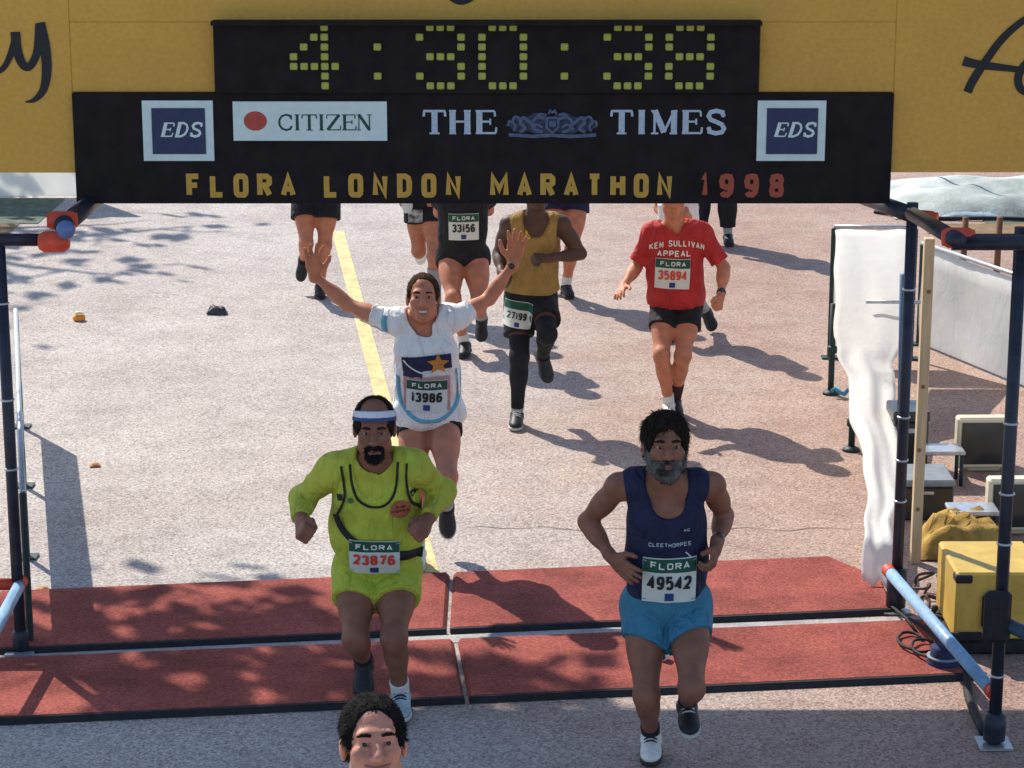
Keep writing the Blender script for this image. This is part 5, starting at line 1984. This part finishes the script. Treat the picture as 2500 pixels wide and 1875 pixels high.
bib(P_, sF, -.012, .765, .190, "", M_NUMBLACK, ang=-.12, ht=.165, text=False, off=.008)
lay_text("number", sF, "27199", -.018, .760, M_NUMBLACK, P_.o, .025, .045, .009, .005, -.12, .020)
ribbon("lanyard", vF, [(.048, 1.40), (.050, 1.34), (.058, 1.29)], .028, mat("bright_yellow_ribbon", (.70, .50, .04), .7, .1), vo)
P_.shoe('L', S_BLACK, S_SOLE, SOCK_G, .84, lace=SOCK_W)
P_.shoe('R', S_BLACK, S_DSOLE, SOCK_B, .6)

# --- runner in black suit behind the raised arms
J = dict(pel=(-.016, .05, .745), neck=(-.011, -.05, 1.285), head=(-.009, -.10, 1.45), shL=(-.190, -.03, 1.23), elL=(-.20, .17, 1.04), wrL=(-.11, -.01, 1.177), haL=(-.06, -.07, 1.297), hiL=(-.115, .05, .70), anL=(-.004, -.156, .092),
         knL=(-.085, -.25, .458), toL=(-.014, -.326, .036), shR=(.168, -.03, 1.23), elR=(.18, .18, 1.056), wrR=(.09, .0, 1.176), haR=(.06, -.07, 1.297), hiR=(.090, .05, .70), knR=(.108, -.24, .42), anR=(.125, .09, .234), toR=(.122, .0, .10))
S_ = Person((-.36, 17.58), "runner in black running suit and bare legs, behind the man with raised arms", J, SK_RED, .008, 1.06, .0, 1.08).body()
S_.hair(H_DARK, .010, .072, h=.008)
vo, vF = S_.shirt(C_BLACK, 'tee', .020, -.02, sleeve=.5, name="top", seed=41)
so_, sF = S_.shorts(C_BLACK, .10, .020, .006, .10, seed=15)
bib(S_, union(vF, sF), -.005, .985, .228, "33156", M_NUMBLACK, ht=.21, off=.009)
S_.shoe('L', S_BLACK, S_DSOLE, SOCK_W, .8)
S_.shoe('R', S_BLACK, S_DSOLE, SOCK_G, .72)

# --- runner beyond, left of the black suit
J = dict(pel=(.085, .05, .955), neck=(.057, -.05, 1.47), head=(.060, -.10, 1.64), shL=(-.108, -.03, 1.41), elL=(-.165, .08, 1.19), wrL=(-.120, -.06, .99), haL=(-.105, -.13, .86), hiL=(.010, .05, .88), knL=(.02, .06, .50),
         anL=(.02, .38, .47), toL=(.02, .44, .35), shR=(.225, -.03, 1.41), elR=(.245, .07, 1.18), wrR=(.170, -.06, .985), haR=(.13, -.14, .88), hiR=(.14, .05, .88), anR=(.165, -.06, .092), knR=(.155, -.12, .485), toR=(.17, -.23, .036))
V_ = Person((-.79, 18.95), "runner half hidden left of the black suit, white cloth in hand", J, SK_RED, .009, 1.0, .0, 1.08).body()
V_.hair(H_DARK, .010, .072, h=.009)
vo, vF = V_.shirt(C_WHITE, 'vest', .016, .10, scoop=.03, name="vest", seed=51)
so_, sF = V_.shorts(C_BLACK, .36, .022, .02, .10, seed=16)
patch("checked_patch", sF, .0, .80, .12, .13, mat("black_and_white_print", (.03, .03, .035), .8, .3, 26, col2=(.5, .5, .5)), so_, 0, .008, 6, 6)
V_.shoe('R', S_WHITE, S_SOLE, SOCK_G, .25)
V_.shoe('L', S_WHITE, S_SOLE, SOCK_G, .7)
F = Field()
F.ell(np.array(J['haL']) + (.04, -.02, .06), (.05, .03, .075))
F.rough(.008, 40, 3)
surf_obj("white_cloth", F, .008, M_PAPER, V_.o)

# --- bare-legged runner beyond the mustard vest
J = dict(pel=(.053, .05, .89), neck=(.048, -.05, 1.40), head=(.046, -.10, 1.58), shL=(-.128, -.03, 1.34), elL=(-.18, .09, 1.107), wrL=(-.074, -.08, .978), haL=(-.038, -.19, 1.074), hiL=(-.045, .05, .815), knL=(-.053, -.109, .44),
         anL=(-.047, .22, .215), toL=(-.05, .10, .10), shR=(.228, -.03, 1.34), elR=(.30, .08, 1.109), wrR=(.197, -.088, .98), haR=(.154, -.19, 1.075), hiR=(.147, .05, .815), anR=(.062, .068, .092), knR=(.106, -.09, .438), toR=(.095, -.10, .036))
U_ = Person((.4, 19.5), "bare legged runner mostly hidden behind the mustard vest", J, SK_RED, .010, 1.0, .0, 1.08).body()
U_.hair(H_DARK, .010, .072, h=.01)
U_.shirt(C_WHITE, 'tee', .018, .03, sleeve=.5, name="tee_shirt", seed=61)
U_.shorts(C_NAVY, .20, .020, .02, .10, seed=17)
U_.shoe('R', S_BLACK, S_DSOLE, SOCK_W, .72)
U_.shoe('L', S_BLACK, S_DSOLE, SOCK_W, .72)

# --- runner in dark shorts beyond the raised hand, left
J = dict(pel=(.095, .05, .92), neck=(.114, -.05, 1.44), head=(.122, -.10, 1.60), shL=(-.068, -.03, 1.38), elL=(-.13, .11, 1.163), wrL=(-.04, -.06, 1.03), haL=(.0, -.16, 1.12), hiL=(.0, .05, .845), knL=(.022, -.15, .492),
         anL=(-.030, .16, .30), toL=(-.052, .14, .165), shR=(.292, -.03, 1.38), elR=(.33, .12, 1.162), wrR=(.25, -.055, 1.03), haR=(.22, -.16, 1.12), hiR=(.188, .05, .845), anR=(.116, .068, .092), knR=(.172, -.08, .465), toR=(.13, -.10, .036))
L_ = Person((-1.75, 19.5), "runner in dark shorts beside the yellow line, only the legs showing under the board", J, SK_RED, .009, 1.05, .0, 1.08).body()
L_.hair(H_DARK, .010, .072, h=.009)
L_.shirt(C_WHITE, 'vest', .016, .05, scoop=.03, name="vest", seed=71)
L_.shorts(C_BLACK, .44, .024, .03, .10, seed=18)
L_.shoe('R', S_BLACK, S_DSOLE, SOCK_B, .85)
L_.shoe('L', S_BLACK, S_DSOLE, SOCK_B, .85)

# --- walker in black trousers far behind the red tee
J = dict(pel=(-.085, .05, .87), neck=(-.09, -.05, 1.40), head=(-.099, -.08, 1.57), shL=(-.27, -.03, 1.34), elL=(-.316, .04, 1.09), wrL=(-.32, -.06, .86), haL=(-.319, -.10, .73), hiL=(-.165, .05, .82), anL=(-.215, .0, .092), knL=(-.20, -.02, .46),
         toL=(-.222, -.17, .036), shR=(.09, -.03, 1.34), elR=(.15, .04, 1.09), wrR=(.155, -.06, .86), haR=(.15, -.10, .73), hiR=(.01, .05, .82), anR=(.051, -.066, .092), knR=(.04, -.06, .46), toR=(.056, -.236, .036))
T_ = Person((2.0, 22.0), "person in black trousers walking far behind the red tee, cut off by the board", J, SK_RED, .010, 1.0, .0, 1.08).body()
T_.hair(H_DARK, .010, .072, h=.01)
T_.shirt(C_NAVY, 'long', .016, -.02, name="jacket", seed=81)
T_.shorts(C_TROUS, .90, .022, .045, .10, name="trousers", seed=19)
for s in 'LR':
    T_.legwear("trouser_leg", C_TROUS, s, -.05, .80, .035)
    T_.shoe(s, S_BLACK, S_DSOLE, SOCK_G, .8)

# --- runner directly behind the red tee, one shoe kicked out
J = dict(pel=(-.042, .05, .75), neck=(-.058, -.05, 1.275), head=(-.065, -.10, 1.44), shL=(-.17, -.03, 1.215), elL=(-.19, .12, .992), wrL=(-.13, -.10, .959), haL=(-.10, -.2, 1.05), hiL=(-.125, .05, .69), anL=(-.129, -.167, .092), knL=(-.145, -.26, .465),
         toL=(-.139, -.337, .036), shR=(.06, -.03, 1.215), elR=(.08, .13, .994), wrR=(.02, -.10, .959), haR=(.0, -.2, 1.05), hiR=(.035, .05, .69), knR=(.06, -.17, .36), anR=(.185, .10, .175), toR=(.225, .0, .08))
X_ = Person((1.35, 18.1), "runner hidden directly behind the red tee, one dark shoe kicked out", J, SK_RED, .010, .92, .0, 1.05).body()
X_.hair(H_DARK, .010, .072, h=.01)
X_.shirt(C_WHITE, 'vest', .014, -.02, scoop=.03, name="vest", seed=91)
X_.shorts(C_BLACK, .3, .018, .02, .10, seed=20)
X_.shoe('R', S_BLACK, S_DSOLE, SOCK_G, .55)
X_.shoe('L', S_BLACK, S_DSOLE, SOCK_G, .7)

# --- dark-haired man close to the camera at the bottom edge
J = dict(pel=(-.02, .05, .80), neck=(.0, .02, 1.315), head=(.0, -.035, 1.470), shL=(-.19, .0, 1.26), elL=(-.26, .06, 1.01), wrL=(-.24, -.12, .86), haL=(-.23, -.2, .75), hiL=(-.10, .05, .76), anL=(-.10, -.10, .092), knL=(-.10, -.09, .44),
         toL=(-.11, -.27, .036), shR=(.19, .0, 1.26), elR=(.26, .06, 1.01), wrR=(.24, -.12, .86), haR=(.23, -.2, .75), hiR=(.09, .05, .76), anR=(.09, .18, .092), knR=(.09, -.02, .44), toR=(.10, .01, .036))
F_ = Person((-.405, 6.42), "dark haired smiling man close to the camera, only his head in the frame", J, SK_PINK, .0045, 1.0, .0, 1.14, yaw=.16, pitch=-.36).body()
F_.face(H_BLACK, lip=LIP, browthick=.0055, smile=1.0)
F_.hair(H_BLACK, .006, .096, 1.0, amp=.003, side=-.015, seed=14, h=.0045, strands=3200, slen=.017, whorl=(.03, -.13, .07))
F_.shirt(mat("cream_tee_cloth", (.76, .70, .48), .8, .06, 14, .2, 200), 'tee', .016, -.05, name="tee_shirt", seed=99)
F_.shorts(C_BLACK, .42, .02, .02, .10, seed=22)
F_.shoe('L', S_WHITE, S_SOLE, SOCK_W, .8)
F_.shoe('R', S_WHITE, S_SOLE, SOCK_W, .8)
